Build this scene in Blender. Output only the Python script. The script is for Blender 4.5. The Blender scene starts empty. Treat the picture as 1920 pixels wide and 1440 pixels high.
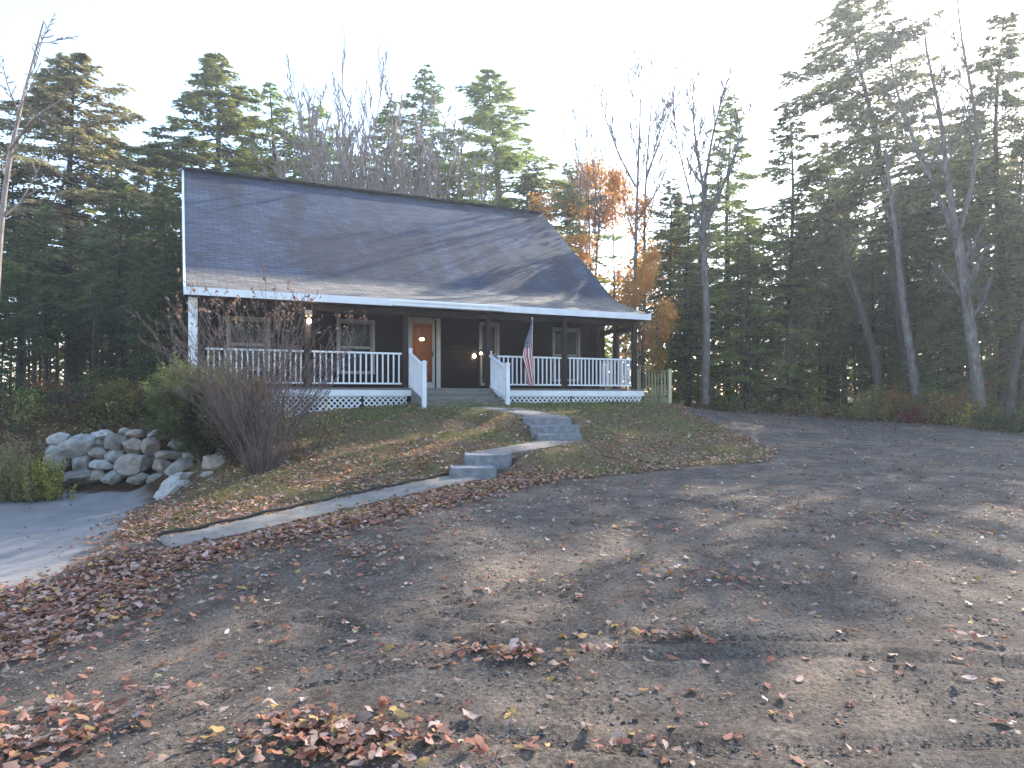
import bpy, math, random
import numpy as np
from mathutils import Vector, noise as mnoise

# ------------------------------------------------------------------ basics
scene = bpy.context.scene
C = scene.collection
F_PX, CX, HY, EYE = 1340.0, 960.0, 745.0, 1.6
R = math.radians
rng0 = np.random.default_rng(11)
random.seed(5)

def at(px, py, Y):
    return np.array([(px - CX) / F_PX * Y, Y, EYE + (HY - py) / F_PX * Y])

def np_mesh(name, V, F, mat=None, col=None, smooth=False, uv=None):
    """fast mesh from arrays; F is (n,k) or a list of such arrays"""
    V = np.asarray(V, dtype=np.float32).reshape(-1, 3)
    Fs = F if isinstance(F, list) else [F]
    Fs = [np.asarray(f, dtype=np.int32) for f in Fs if len(f)]
    me = bpy.data.meshes.new(name)
    me.vertices.add(len(V)); me.vertices.foreach_set('co', V.ravel())
    loops = np.concatenate([f.ravel() for f in Fs])
    tot = np.concatenate([np.full(len(f), f.shape[1], dtype=np.int32) for f in Fs])
    start = np.concatenate([[0], np.cumsum(tot)[:-1]]).astype(np.int32)
    me.loops.add(len(loops)); me.loops.foreach_set('vertex_index', loops)
    me.polygons.add(len(tot)); me.polygons.foreach_set('loop_start', start); me.polygons.foreach_set('loop_total', tot)
    if smooth: me.polygons.foreach_set('use_smooth', np.ones(len(tot), dtype=bool))
    if col is not None:
        a = me.color_attributes.new('Col', 'FLOAT_COLOR', 'POINT')
        c = np.ones((len(V), 4), dtype=np.float32); c[:, :col.shape[1]] = col
        a.data.foreach_set('color', c.ravel())
    if uv is not None:
        l = me.uv_layers.new(name='UVMap')
        l.data.foreach_set('uv', np.asarray(uv, dtype=np.float32)[loops].ravel())
    me.update(calc_edges=True); me.validate()
    if mat: me.materials.append(mat)
    return me

def link(name, me, parent=None, loc=None):
    o = bpy.data.objects.new(name, me); C.objects.link(o)
    if parent is not None: o.parent = parent
    if loc is not None: o.location = [float(v) for v in loc]
    return o

def tag(o, label=None, cat=None, group=None, kind=None):
    if label: o['label'] = label
    if cat: o['category'] = cat
    if group: o['group'] = group
    if kind: o['kind'] = kind
    return o

def thing(name, label, cat, loc=(0, 0, 0), rz=0, group=None):
    o = bpy.data.objects.new(name, None); C.objects.link(o)
    o.empty_display_size = .2
    o.location = [float(v) for v in loc]; o.rotation_euler = (0, 0, rz)
    return tag(o, label, cat, group)

# ------------------------------------------------------------------ materials
def mat_new(name):
    m = bpy.data.materials.new(name); m.use_nodes = True
    nt = m.node_tree; b = nt.nodes['Principled BSDF']
    return m, nt, b

class N:
    def __init__(s, nt): s.nt = nt
    def __call__(s, t, ins=None, **kw):
        n = s.nt.nodes.new(t)
        for k, v in kw.items(): setattr(n, k, v)
        for k, v in (ins or {}).items():
            if hasattr(v, 'is_linked') or isinstance(v, bpy.types.NodeSocket): s.nt.links.new(v, n.inputs[k])
            else: n.inputs[k].default_value = v
        return n
    def link(s, a, b): s.nt.links.new(a, b)
    def ramp(s, fac, stops, interp='LINEAR'):
        n = s.nt.nodes.new('ShaderNodeValToRGB'); cr = n.color_ramp; cr.interpolation = interp
        while len(cr.elements) < len(stops): cr.elements.new(.5)
        for e, (p, c) in zip(cr.elements, stops):
            e.position = p; e.color = (*c, 1) if len(c) == 3 else c
        s.nt.links.new(fac, n.inputs[0]); return n.outputs[0]
    def mix(s, f, a, b, mode='MIX'):
        n = s.nt.nodes.new('ShaderNodeMix'); n.data_type = 'RGBA'; n.blend_type = mode
        for i, v in ((0, f), (6, a), (7, b)):
            if isinstance(v, bpy.types.NodeSocket): s.nt.links.new(v, n.inputs[i])
            else: n.inputs[i].default_value = v if i == 0 else ((*v, 1) if len(v) == 3 else v)
        return n.outputs[2]
    def math(s, op, a, b=None, clamp=False):
        n = s.nt.nodes.new('ShaderNodeMath'); n.operation = op; n.use_clamp = clamp
        for i, v in ((0, a), (1, b)):
            if v is None: continue
            if isinstance(v, bpy.types.NodeSocket): s.nt.links.new(v, n.inputs[i])
            else: n.inputs[i].default_value = v
        return n.outputs[0]
    def noise(s, vec, scale, detail=4, rough=.55, out=0):
        n = s('ShaderNodeTexNoise', {'Scale': scale, 'Detail': detail, 'Roughness': rough})
        if vec is not None: s.nt.links.new(vec, n.inputs['Vector'])
        return n.outputs[out]

def simple_mat(name, c1, c2, scale=8, rough=.8, bump=.2, bscale=40, spec=.15, stretch=None, dist=.01):
    m, nt, b = mat_new(name); n = N(nt)
    tc = n('ShaderNodeTexCoord').outputs['Object']
    if stretch:
        mp = n('ShaderNodeMapping', {'Scale': stretch}); n.link(tc, mp.inputs['Vector']); tc = mp.outputs[0]
    f = n.noise(tc, scale, 5, .6)
    n.link(n.ramp(f, [(.3, c1), (.7, c2)]), b.inputs['Base Color'])
    b.inputs['Roughness'].default_value = rough
    b.inputs['Specular IOR Level'].default_value = spec
    if bump:
        f2 = n.noise(tc, bscale, 6, .65)
        bp = n('ShaderNodeBump', {'Strength': bump, 'Distance': dist}); n.link(f2, bp.inputs['Height'])
        n.link(bp.outputs[0], b.inputs['Normal'])
    return m

M = {}
M['white'] = simple_mat('white_paint', (.66, .67, .7), (.8, .8, .82), 3, .5, .06, 30)
M['wall'] = simple_mat('dark_brown_siding', (.01, .006, .005), (.02, .012, .009), 3, .7, .4, 12, stretch=(1, 1, 6))
M['post'] = simple_mat('brown_post', (.018, .013, .011), (.04, .029, .024), 6, .75, .3, 30, stretch=(4, 4, .6))
M['trim'] = simple_mat('grey_trim', (.22, .21, .2), (.32, .31, .3), 4, .6, .05)
M['trim2'] = simple_mat('pale_door_trim', (.42, .41, .4), (.52, .51, .5), 4, .6, .05)
M['deckgrey'] = simple_mat('weathered_wood', (.13, .125, .115), (.24, .225, .2), 5, .85, .4, 30, stretch=(.6, 6, 6))
M['yellow'] = simple_mat('new_treated_wood', (.6, .53, .3), (.72, .65, .42), 5, .7, .2, 30, stretch=(5, 5, .6))
M['orange'] = simple_mat('orange_interior', (.13, .07, .04), (.18, .095, .052), 2, .7, .05)
M['intdoor'] = simple_mat('stained_interior_door', (.14, .045, .015), (.2, .06, .02), 3, .5, .1, stretch=(6, 6, .6))
M['dark'] = simple_mat('dark_metal', (.015, .015, .017), (.03, .03, .032), 6, .5, .1)
M['darkroom'] = simple_mat('dark_interior', (.02, .018, .017), (.035, .03, .028), 2, .9, 0)
M['block'] = simple_mat('foundation_concrete', (.22, .21, .2), (.32, .31, .3), 3, .9, .3)
M['granite'] = simple_mat('granite_grey', (.12, .125, .14), (.24, .245, .26), 14, .75, .5, 50)
M['pathst'] = simple_mat('path_concrete', (.17, .15, .125), (.29, .255, .215), 3, .85, .5, 35)
M['edging'] = simple_mat('path_edging', (.03, .028, .026), (.07, .06, .055), 9, .8, .3)
M['pole'] = simple_mat('flag_pole', (.5, .5, .5), (.6, .6, .6), 9, .4, 0)

def glass_mat():
    m, nt, b = mat_new('window_glass')
    b.inputs['Base Color'].default_value = (.006, .007, .012, 1)
    b.inputs['Roughness'].default_value = .12
    b.inputs['Specular IOR Level'].default_value = .13
    return m
M['glass'] = glass_mat()

def emit(name, c, s):
    m, nt, b = mat_new(name)
    b.inputs['Base Color'].default_value = (*c, 1)
    b.inputs['Emission Color'].default_value = (*c, 1)
    b.inputs['Emission Strength'].default_value = s
    return m
M['bulb'] = emit('lit_bulb', (1, .78, .5), 25)
M['bulbw'] = emit('lit_bulb_soft', (1, .6, .3), 9)

def bark_mat(name, c1, c2, c3, vscale=1.0):
    m, nt, b = mat_new(name); n = N(nt)
    g = n('ShaderNodeTexCoord').outputs['Object']
    mp = n('ShaderNodeMapping', {'Scale': (6 * vscale, 6 * vscale, 1.2 * vscale)}); n.link(g, mp.inputs[0])
    f = n.noise(mp.outputs[0], 2.2, 6, .7)
    c = n.ramp(f, [(.3, c1), (.52, c2), (.72, c3)])
    f3 = n.noise(g, 3, 4, .6)
    c = n.mix(n.math('MULTIPLY', n.ramp(f3, [(.5, (0, 0, 0)), (.7, (1, 1, 1))]), .5), c, c3)
    n.link(c, b.inputs['Base Color']); b.inputs['Roughness'].default_value = .9; b.inputs['Specular IOR Level'].default_value = .1
    bp = n('ShaderNodeBump', {'Strength': .7, 'Distance': .03}); n.link(f, bp.inputs['Height'])
    n.link(bp.outputs[0], b.inputs['Normal'])
    return m
M['bark'] = bark_mat('conifer_bark', (.028, .023, .02), (.06, .05, .044), (.1, .09, .08))
M['barkg'] = bark_mat('grey_bark', (.065, .058, .054), (.135, .124, .117), (.25, .235, .225))
M['barkp'] = bark_mat('pale_pink_bark', (.16, .12, .1), (.3, .24, .21), (.42, .36, .33))
M['mauve'] = bark_mat('mauve_twig', (.07, .053, .048), (.145, .112, .104), (.21, .17, .16))
M['twig'] = bark_mat('brown_twig', (.07, .05, .042), (.14, .105, .085), (.2, .16, .13))

def leaf_mat(name, rough=.6, trans=.35, tint=(1, 1, 1), var=True, spec=.12):
    m, nt, b = mat_new(name); n = N(nt)
    a = n('ShaderNodeVertexColor', layer_name='Col').outputs[0]
    c = n.mix(1.0, a, tint, 'MULTIPLY')
    if var:
        oi = n('ShaderNodeObjectInfo').outputs['Random']
        hs = n('ShaderNodeHueSaturation', {'Hue': n.math('ADD', n.math('MULTIPLY', oi, .035), .4825),
               'Value': n.math('ADD', n.math('MULTIPLY', oi, .5), .75), 'Color': c})
        c = hs.outputs[0]
    n.link(c, b.inputs['Base Color'])
    b.inputs['Roughness'].default_value = rough
    b.inputs['Specular IOR Level'].default_value = spec
    tr = n('ShaderNodeBsdfTranslucent'); n.link(n.mix(1.0, c, (1.25, 1.2, .8), 'MULTIPLY'), tr.inputs[0])
    mx = n('ShaderNodeMixShader', {0: trans}); n.link(b.outputs[0], mx.inputs[1]); n.link(tr.outputs[0], mx.inputs[2])
    n.link(mx.outputs[0], nt.nodes['Material Output'].inputs[0])
    return m
M['needle'] = leaf_mat('conifer_foliage', .5, .55)
M['leaf'] = leaf_mat('broad_leaves', .6, .42)
M['litter'] = leaf_mat('leaf_litter', .65, .2, var=False)
M['grass'] = leaf_mat('grass_blades', .6, .35, var=False)

# ------------------------------------------------------------------ terrain height
ctrl = []
for X in (-1.2, 1, 4, 8, 12):
    for Y in (0, 3, 6): ctrl.append((X, Y, .045 * Y))
for X in (1.5, 4, 8, 12):
    ctrl.append((X, 9, .405))
for X in (4, 8, 12):
    for Y in (12, 16): ctrl.append((X, Y, .045 * Y))
ctrl += [(8, 20, .9), (12, 20, .9), (6, -8, 0), (-6, -8, -.1), (0, -4, 0)]
def cp(px, py, Y): ctrl.append(tuple(at(px, py, Y)))
for a in [(345, 1010, 7.58), (600, 955, 8.5), (870, 895, 10.2), (905, 853, 11.1), (1080, 826, 12.8), (1010, 785, 14.2),
          (930, 766, 17), (480, 797, 16.4), (600, 775, 17), (765, 760, 17.9), (950, 757, 19.1), (1208, 756, 20.9),
          (500, 880, 12.5), (700, 850, 12.6), (700, 815, 15), (850, 842, 12.3), (900, 800, 14.8), (1100, 882, 11),
          (1200, 845, 13.2), (1100, 800, 16.3), (1200, 776, 18.8), (1258, 760, 22.5), (1350, 772, 23.5), (1450, 780, 22),
          (1600, 787, 21), (1900, 808, 17.6), (0, 1100, 7), (0, 925, 13.8), (200, 925, 13.8), (150, 1000, 9.7),
          (250, 1040, 8.3), (310, 1000, 8.8), (0, 1200, 5.3), (0, 1400, 3.2), (300, 935, 12.6), (430, 930, 10.9)]: cp(*a)
ctrl += [(-10.8, 15.9, .9), (-8.6, 16.1, .95), (-7.6, 16.0, .95), (-13, 14.5, .5), (-15, 20, 1.0), (-10, 22, 1.15), (-10.3, 14.4, -.2),
         (-8.5, 14.4, -.2), (-7.4, 14.3, -.18), (-5.9, 15.0, .95), (-5.7, 13.3, .2), (-10.6, 13, -.15), (-12.5, 12, .05), (-12, 8, -.2),
         (-6, 3, -.25), (-9, 0, -.3), (-14, -4, -.3),
         (-20, 30, 1.2), (0, 34, 1.3), (12, 30, 1.1), (22, 24, 1.0), (24, 10, .7), (30, 40, 1.2), (-30, 12, .6), (20, 0, .3), (0, 60, 1.4),
         (-60, 60, 1.5), (60, 60, 1.5), (70, 0, .6), (-70, 0, .4), (-60, -60, 0), (60, -60, 0), (0, 110, 1.6), (110, 110, 1.6), (-110, 110, 1.6), (0, -110, 0)]
ctrl = np.array(ctrl)
def _U(d2): return .5 * d2 * np.log(d2 + 1e-9)
def _tps(P, z, lam=.02):
    n = len(P); d2 = ((P[:, None] - P[None]) ** 2).sum(-1)
    K = _U(d2) + lam * np.eye(n); Q = np.c_[np.ones(n), P]
    A = np.zeros((n + 3, n + 3)); A[:n, :n] = K; A[:n, n:] = Q; A[n:, :n] = Q.T
    return np.linalg.solve(A, np.r_[z, np.zeros(3)])
_W = _tps(ctrl[:, :2], ctrl[:, 2])
def tps(X, Y):
    X = np.asarray(X, float); Y = np.asarray(Y, float); sh = X.shape
    x = X.ravel(); y = Y.ravel(); out = np.empty(len(x))
    for i in range(0, len(x), 20000):
        xx, yy = x[i:i + 20000], y[i:i + 20000]
        d2 = (xx[:, None] - ctrl[None, :, 0]) ** 2 + (yy[:, None] - ctrl[None, :, 1]) ** 2
        out[i:i + 20000] = _U(d2) @ _W[:-3] + _W[-3] + _W[-2] * xx + _W[-1] * yy
    return out.reshape(sh)

# walkways: centre line with z, half width
PATHS = [
    ([(-3.62, 7.45, .09), (-3.2, 7.75, .14), (-2.2, 8.6, .29), (-1.35, 9.5, .39), (-.66, 10.25, .46)], .33),
    ([(-.36, 11.15, .73), (.25, 11.85, .78), (.82, 12.6, .83)], .37),
    ([(.72, 14.1, 1.22), (.35, 15.2, 1.28), (-.15, 16.3, 1.34), (-.75, 17.0, 1.37)], .42)]
def seg_info(x, y, pts):
    best = np.full(x.shape, 1e9); bz = np.zeros(x.shape)
    for (x0, y0, z0), (x1, y1, z1) in zip(pts[:-1], pts[1:]):
        dx, dy = x1 - x0, y1 - y0; L2 = dx * dx + dy * dy
        t = np.clip(((x - x0) * dx + (y - y0) * dy) / L2, 0, 1)
        d = np.hypot(x - x0 - t * dx, y - y0 - t * dy)
        m = d < best; best = np.where(m, d, best); bz = np.where(m, z0 + t * (z1 - z0), bz)
    return best, bz
# house frame
O = np.array([-7.13, 15.8]); HA = R(25.1); HC, HS = math.cos(HA), math.sin(HA)
def hw(u, v): return O[0] + u * HC - v * HS, O[1] + u * HS + v * HC
def ux(px, v):
    k = (px - CX) / F_PX
    return (k * O[1] + k * v * HC - O[0] + v * HS) / (HC - k * HS)
def hz(py, u, v): return EYE + (HY - py) / F_PX * (O[1] + u * HS + v * HC)

def height(X, Y, bumps=True):
    X = np.asarray(X, float); Y = np.asarray(Y, float)
    z = tps(X, Y)
    for pts, hwid in PATHS:
        d, pz = seg_info(X, Y, pts)
        k = np.clip((d - hwid - .0) / .8, 0, 1); k = k * k * (3 - 2 * k)
        z = (pz - .035) * (1 - k) + z * k
    # beds of the two stone stairs
    for (p0, p1) in (((-.62, 10.35, .43), (-.45, 10.8, .56)), ((.84, 12.8, .86), (.7, 13.7, 1.1))):
        d, pz = seg_info(X, Y, [p0, p1])
        k = np.clip((d - .36) / .25, 0, 1); k = k * k * (3 - 2 * k)
        z = np.minimum(z, (pz - .06)) * (1 - k) + z * k
    # flat under the house, below the deck
    u = (X - O[0]) * HC + (Y - O[1]) * HS; v = -(X - O[0]) * HS + (Y - O[1]) * HC
    return z

def hgt(x, y): return float(height(np.array([x]), np.array([y]))[0])
_ys = np.concatenate([np.linspace(2, 30, 561), np.linspace(30.2, 80, 200)])
def ground_px(px, py):
    X = (px - CX) / F_PX * _ys; zr = EYE + (HY - py) / F_PX * _ys
    d = zr - tps(X, _ys)
    i = np.argmax(d < 0)
    if i == 0: i = len(_ys) - 1
    t = d[i - 1] / (d[i - 1] - d[i] + 1e-9)
    Y = _ys[i - 1] + (_ys[i] - _ys[i - 1]) * t
    return (px - CX) / F_PX * Y, Y

def poly_world(pts): return np.array([ground_px(*p) for p in pts])
def inside(x, y, P):
    r = np.zeros(x.shape, bool); j = len(P) - 1
    for i in range(len(P)):
        xi, yi = P[i]; xj, yj = P[j]
        c = ((yi > y) != (yj > y)) & (x < (xj - xi) * (y - yi) / (yj - yi + 1e-12) + xi)
        r ^= c; j = i
    return r
def dist_poly(x, y, P):
    best = np.full(x.shape, 1e9)
    for i in range(len(P)):
        x0, y0 = P[i]; x1, y1 = P[(i + 1) % len(P)]
        dx, dy = x1 - x0, y1 - y0; L2 = dx * dx + dy * dy + 1e-12
        t = np.clip(((x - x0) * dx + (y - y0) * dy) / L2, 0, 1)
        best = np.minimum(best, np.hypot(x - x0 - t * dx, y - y0 - t * dy))
    return best
def sdf(x, y, P): return np.where(inside(x, y, P), 1, -1) * dist_poly(x, y, P)

LAWN = np.concatenate([poly_world([(235, 1000), (330, 1012), (620, 985), (900, 925), (1000, 905), (1130, 890), (1300, 872), (1430, 866),
                                   (1445, 845), (1370, 812), (1310, 785), (1275, 768)]),
                       np.array([(5.6, 24.5), (-4, 22), (-6.9, 17), (-6.6, 14.2), (-5.9, 12.6), (-5.9, 11.4)])])
ASPH = np.array([(-14, 1), (-9.5, -3), (-7, 2), (-5.4, 5.6), (-4.6, 7.6), (-5.3, 9.0), (-5.1, 9.9), (-5.6, 10.5), (-6.3, 12.1), (-6.9, 13.4), (-7.2, 14.0),
                 (-9.3, 14.0), (-10.3, 13.4), (-16, 12)])
GRAV = np.array([(-14, -14), (30, -14), (26, 6), (15.2, 14.5), (12.9, 17.0), (10.0, 21.2), (7.5, 23.6), (6.2, 24.4), (5, 22.5)] +
                [tuple(p) for p in LAWN[::-1][6:]] + [(-5.1, 9.9), (-5.3, 9.0), (-4.6, 7.6), (-5.4, 5.6), (-7, 2), (-9.5, -3)])

def wob(x, y, s, seed=0):
    return (np.sin(x * s + seed) * np.cos(y * s * 1.3 + seed * 2.1) + .6 * np.sin(x * s * 2.3 + y * s * 1.7 + seed * 3.3) + .4 * np.cos(y * s * 4.1 - x * s * 3.2 + seed)) / 2

def build_terrain():
    def axis(lo, hi, fine_lo, fine_hi, step, n0, n1):
        a = [fine_lo]
        while a[-1] < fine_hi: a.append(a[-1] + (.042 if n0 < a[-1] < n1 else step))
        s = step
        while a[-1] < hi: s *= 1.09; a.append(a[-1] + s)
        b = []; s = step; x = fine_lo
        while x > lo: s *= 1.09; x -= s; b.append(x)
        return np.array(b[::-1] + a)
    xs = axis(-130, 130, -9, 9, .085, -2.5, 4.5); ys = axis(-60, 150, 1.5, 21, .085, 2.5, 6.5)
    X, Y = np.meshgrid(xs, ys)
    Z = height(X, Y)
    lawn = sdf(X, Y, LAWN); asph = sdf(X, Y, ASPH); grav = sdf(X, Y, GRAV)
    w = wob(X, Y, 2.1) * .22 + wob(X, Y, 7.3, 2) * .08
    ml = np.clip((lawn + w) / .25 + .5, 0, 1); ma = np.clip((asph + w * .6) / .3 + .5, 0, 1) * (1 - ml)
    mg = np.clip((grav + w) / .3 + .5, 0, 1) * (1 - ml) * (1 - ma)
    # small relief: lawn and forest floor lumpier than the gravel
    rough = .012 + .03 * ml + .06 * (1 - ml - ma - mg).clip(0, 1)
    Z = Z + rough * wob(X, Y, 3.1, 1) * .8 + rough * .35 * wob(X, Y, 11, 4) * (np.hypot(X, Y) < 30)
    # wheel ruts
    for (pts, dep, wd) in RUTS:
        d, _ = seg_info(X, Y, [(x, y, 0) for x, y in pts])
        Z = Z - dep * (.6 + .3 * np.sin(X * 9 + Y * 7) + .35 * np.sin(X * 3.1 - Y * 2)) * np.exp(-(d / wd) ** 2) + dep * .8 * np.exp(-((d - wd * 1.9) / (wd * .8)) ** 2)
    col = np.stack([mg, ml, ma], -1).reshape(-1, 3)
    ny, nx = X.shape
    V = np.stack([X, Y, Z], -1).reshape(-1, 3)
    idx = np.arange(nx * ny).reshape(ny, nx)
    F = np.stack([idx[:-1, :-1], idx[:-1, 1:], idx[1:, 1:], idx[1:, :-1]], -1).reshape(-1, 4)
    fm = col[F].mean(1); oth = 1 - fm.sum(1)
    cls = np.argmax(np.c_[fm, oth], 1)
    for k, (nm, lab, cat) in enumerate([('gravel_driveway', 'dark packed gravel driveway with wheel tracks across the foreground', 'driveway'),
                                       ('lawn', 'patchy leaf strewn grass slope in front of the porch', 'lawn'),
                                       ('asphalt_driveway', 'lower grey paved parking area at the left', 'driveway'),
                                       ('ground', 'brown forest floor under the surrounding trees', 'ground')]):
        f = F[cls == k]; used, inv = np.unique(f, return_inverse=True)
        me = np_mesh(nm, V[used], inv.reshape(f.shape), M['ground'], col[used], True)
        tag(link(nm, me), lab, cat, kind='structure')

def ground_mat():
    m, nt, b = mat_new('ground_cover'); n = N(nt)
    g = n('ShaderNodeNewGeometry').outputs['Position']
    sep = n('ShaderNodeSeparateColor'); n.link(n('ShaderNodeVertexColor', layer_name='Col').outputs[0], sep.inputs[0])
    big = n.noise(g, .55, 4, .6); mid = n.noise(g, 3.5, 6, .65); fine = n.noise(g, 38, 8, .75); grit = n.noise(g, 130, 5, .75)
    v = n('ShaderNodeTexVoronoi', {'Scale': 55.0}); n.link(g, v.inputs['Vector'])
    v2 = n('ShaderNodeTexVoronoi', {'Scale': 120.0}); n.link(g, v2.inputs['Vector'])
    # gravel: dark damp sand with grit
    c = n.ramp(mid, [(.3, (.088, .071, .06)), (.5, (.15, .124, .105)), (.7, (.22, .184, .156))])
    tanp = n.ramp(n.noise(g, .9, 6, .7), [(.52, (0, 0, 0)), (.66, (.75, .75, .75))])
    c = n.mix(tanp, c, (.29, .225, .17))
    c = n.mix(n.ramp(big, [(.35, (0, 0, 0)), (.65, (1, 1, 1))]), c, n.mix(1.0, c, (1.2, 1.13, 1.05), 'MULTIPLY'))
    c = n.mix(.85, c, n.ramp(fine, [(.36, (.35, .35, .35)), (.5, (.95, .95, .95)), (.64, (1.7, 1.66, 1.6))]), 'MULTIPLY')
    c = n.mix(.7, c, n.ramp(grit, [(.3, (.5, .5, .5)), (.55, (1, 1, 1)), (.7, (1.7, 1.65, 1.6))]), 'MULTIPLY')
    stones = n.ramp(v.outputs['Distance'], [(.0, (1, 1, 1)), (.22, (1, 1, 1)), (.3, (0, 0, 0))])
    pick = n.ramp(n('ShaderNodeSeparateColor', {0: v.outputs['Color']}).outputs[0], [(.8, (0, 0, 0)), (.84, (1, 1, 1))])
    c = n.mix(n.math('MULTIPLY', stones, pick), c, n.mix(v.outputs['Color'], (.2, .17, .15), (.3, .28, .27)))
    grav = c
    # lawn: short grass and thatch
    ln = n.noise(g, 1.3, 5, .6); ln2 = n.noise(g, 24, 6, .7)
    lc = n.ramp(ln, [(.42, (.17, .12, .085)), (.58, (.13, .115, .06)), (.74, (.085, .12, .04))])
    lc = n.mix(.8, lc, n.ramp(ln2, [(.3, (.5, .5, .45)), (.7, (1.45, 1.4, 1.2))]), 'MULTIPLY')
    nh = n('ShaderNodeVectorMath', {0: g, 1: (-.4242, .9056, 0)}, operation='DOT_PRODUCT').outputs['Value']
    mr = n.nt.nodes.new('ShaderNodeMapRange'); n.link(n.math('ADD', nh, n.math('MULTIPLY', ln, 1.6)), mr.inputs[0]); mr.inputs[1].default_value = 16.9; mr.inputs[2].default_value = 18.0
    lc = n.mix(n.math('MULTIPLY', mr.outputs[0], .55), lc, (.1, .13, .045))
    # asphalt
    ac = n.ramp(n.noise(g, 1.1, 5, .65), [(.3, (.2, .187, .178)), (.7, (.31, .287, .27))])
    ac = n.mix(.7, ac, n.ramp(grit, [(.3, (.7, .7, .7)), (.7, (1.35, 1.33, 1.3))]), 'MULTIPLY')
    # forest floor
    fc = n.ramp(n.noise(g, 5, 7, .75), [(.3, (.035, .022, .013)), (.5, (.09, .05, .026)), (.68, (.17, .09, .045))])
    out = n.mix(sep.outputs[0], fc, grav); out = n.mix(sep.outputs[1], out, lc); out = n.mix(sep.outputs[2], out, ac)
    n.link(out, b.inputs['Base Color']); b.inputs['Roughness'].default_value = .92; b.inputs['Specular IOR Level'].default_value = .1
    h = n.math('ADD', n.math('MULTIPLY', fine, .6), n.math('MULTIPLY', mid, .9))
    h = n.math('ADD', h, n.math('MULTIPLY', n.math('MULTIPLY', stones, pick), .25))
    h = n.math('ADD', h, n.math('MULTIPLY', grit, .25))
    k = n.math('SUBTRACT', 1.0, n.math('MULTIPLY', sep.outputs[2], .7))
    bp = n('ShaderNodeBump', {'Distance': .05}); n.link(h, bp.inputs['Height']); n.link(k, bp.inputs['Strength'])
    n.link(bp.outputs[0], b.inputs['Normal'])
    return m
M['ground'] = ground_mat()
def pw(pts): return [ground_px(*p) for p in pts]
RUTS = [(pw([(560, 1160), (700, 1185), (900, 1215), (1150, 1232), (1500, 1228), (1919, 1248)]), .026, .055),
        (pw([(820, 1150), (1000, 1180), (1300, 1195), (1600, 1200)]), .02, .05),
        (pw([(560, 1290), (700, 1265), (860, 1225), (960, 1190)]), .026, .055),
        (pw([(700, 1160), (900, 1120), (1200, 1050), (1500, 990)]), .012, .06),
        (pw([(850, 1370), (1100, 1400), (1500, 1410), (1900, 1390)]), .022, .06)]
build_terrain()

# ------------------------------------------------------------------ box builder
class MB:
    def __init__(s): s.v = []; s.f = []
    def box(s, x0, x1, y0, y1, z0, z1):
        i = len(s.v)
        s.v += [(x, y, z) for z in (z0, z1) for y in (y0, y1) for x in (x0, x1)]
        s.f += [tuple(i + k for k in q) for q in ((0, 2, 3, 1), (4, 5, 7, 6), (0, 1, 5, 4), (2, 6, 7, 3), (0, 4, 6, 2), (1, 3, 7, 5))]
        return s
    def bar(s, p, q, w, h, up=(0, 0, 1)):
        p = np.array(p, float); q = np.array(q, float); d = q - p; d /= np.linalg.norm(d)
        a = np.cross(d, up)
        if np.linalg.norm(a) < 1e-4: a = np.cross(d, (1, 0, 0))
        a /= np.linalg.norm(a); b = np.cross(a, d); i = len(s.v)
        for e in (p, q):
            for sa, sb in ((-1, -1), (1, -1), (1, 1), (-1, 1)): s.v.append(tuple(e + a * sa * w / 2 + b * sb * h / 2))
        s.f += [tuple(i + k for k in q2) for q2 in ((3, 2, 1, 0), (4, 5, 6, 7), (0, 1, 5, 4), (1, 2, 6, 5), (2, 3, 7, 6), (3, 0, 4, 7))]
        return s
    def prism(s, poly, axis, a0, a1):
        """poly of 2-D points, extruded along x ('x': poly is (y,z)) or z ('z': poly is (x,y))"""
        i = len(s.v); n = len(poly)
        for a in (a0, a1):
            for p in poly: s.v.append((a, p[0], p[1]) if axis == 'x' else ((p[0], a, p[1]) if axis == 'y' else (p[0], p[1], a)))
        s.f.append(tuple(i + k for k in range(n))[::-1]); s.f.append(tuple(i + n + k for k in range(n)))
        for k in range(n): s.f.append((i + k, i + (k + 1) % n, i + n + (k + 1) % n, i + n + k))
        return s
    def build(s, name, mat, parent=None, bevel=0, shift=(0, 0, 0)):
        me = bpy.data.meshes.new(name)
        sv = [(x - shift[0], y - shift[1], z - shift[2]) for x, y, z in s.v]
        me.from_pydata(sv, [], s.f); me.validate(); me.update(); me.materials.append(mat)
        import bmesh
        bm = bmesh.new(); bm.from_mesh(me); bmesh.ops.recalc_face_normals(bm, faces=bm.faces)
        if bevel: bmesh.ops.bevel(bm, geom=bm.edges[:], offset=bevel, segments=2, affect='EDGES', profile=.6)
        bm.to_mesh(me); bm.free()
        return link(name, me, parent)

# ------------------------------------------------------------------ house
HB = .1                                   # world z of the house empty
house = thing('house', 'dark brown house with big grey shingled roof and long covered front porch', 'house', (O[0], O[1], HB), HA)
def hp(mb, name, mat, parent=None, bevel=0, lab=None):
    if parent is None: parent = house
    o = mb.build(name, mat, parent, bevel, (0, 0, HB) if parent is house else (0, 0, HB))
    if parent is not house: pass
    if lab: o['label'] = lab
    return o

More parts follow.
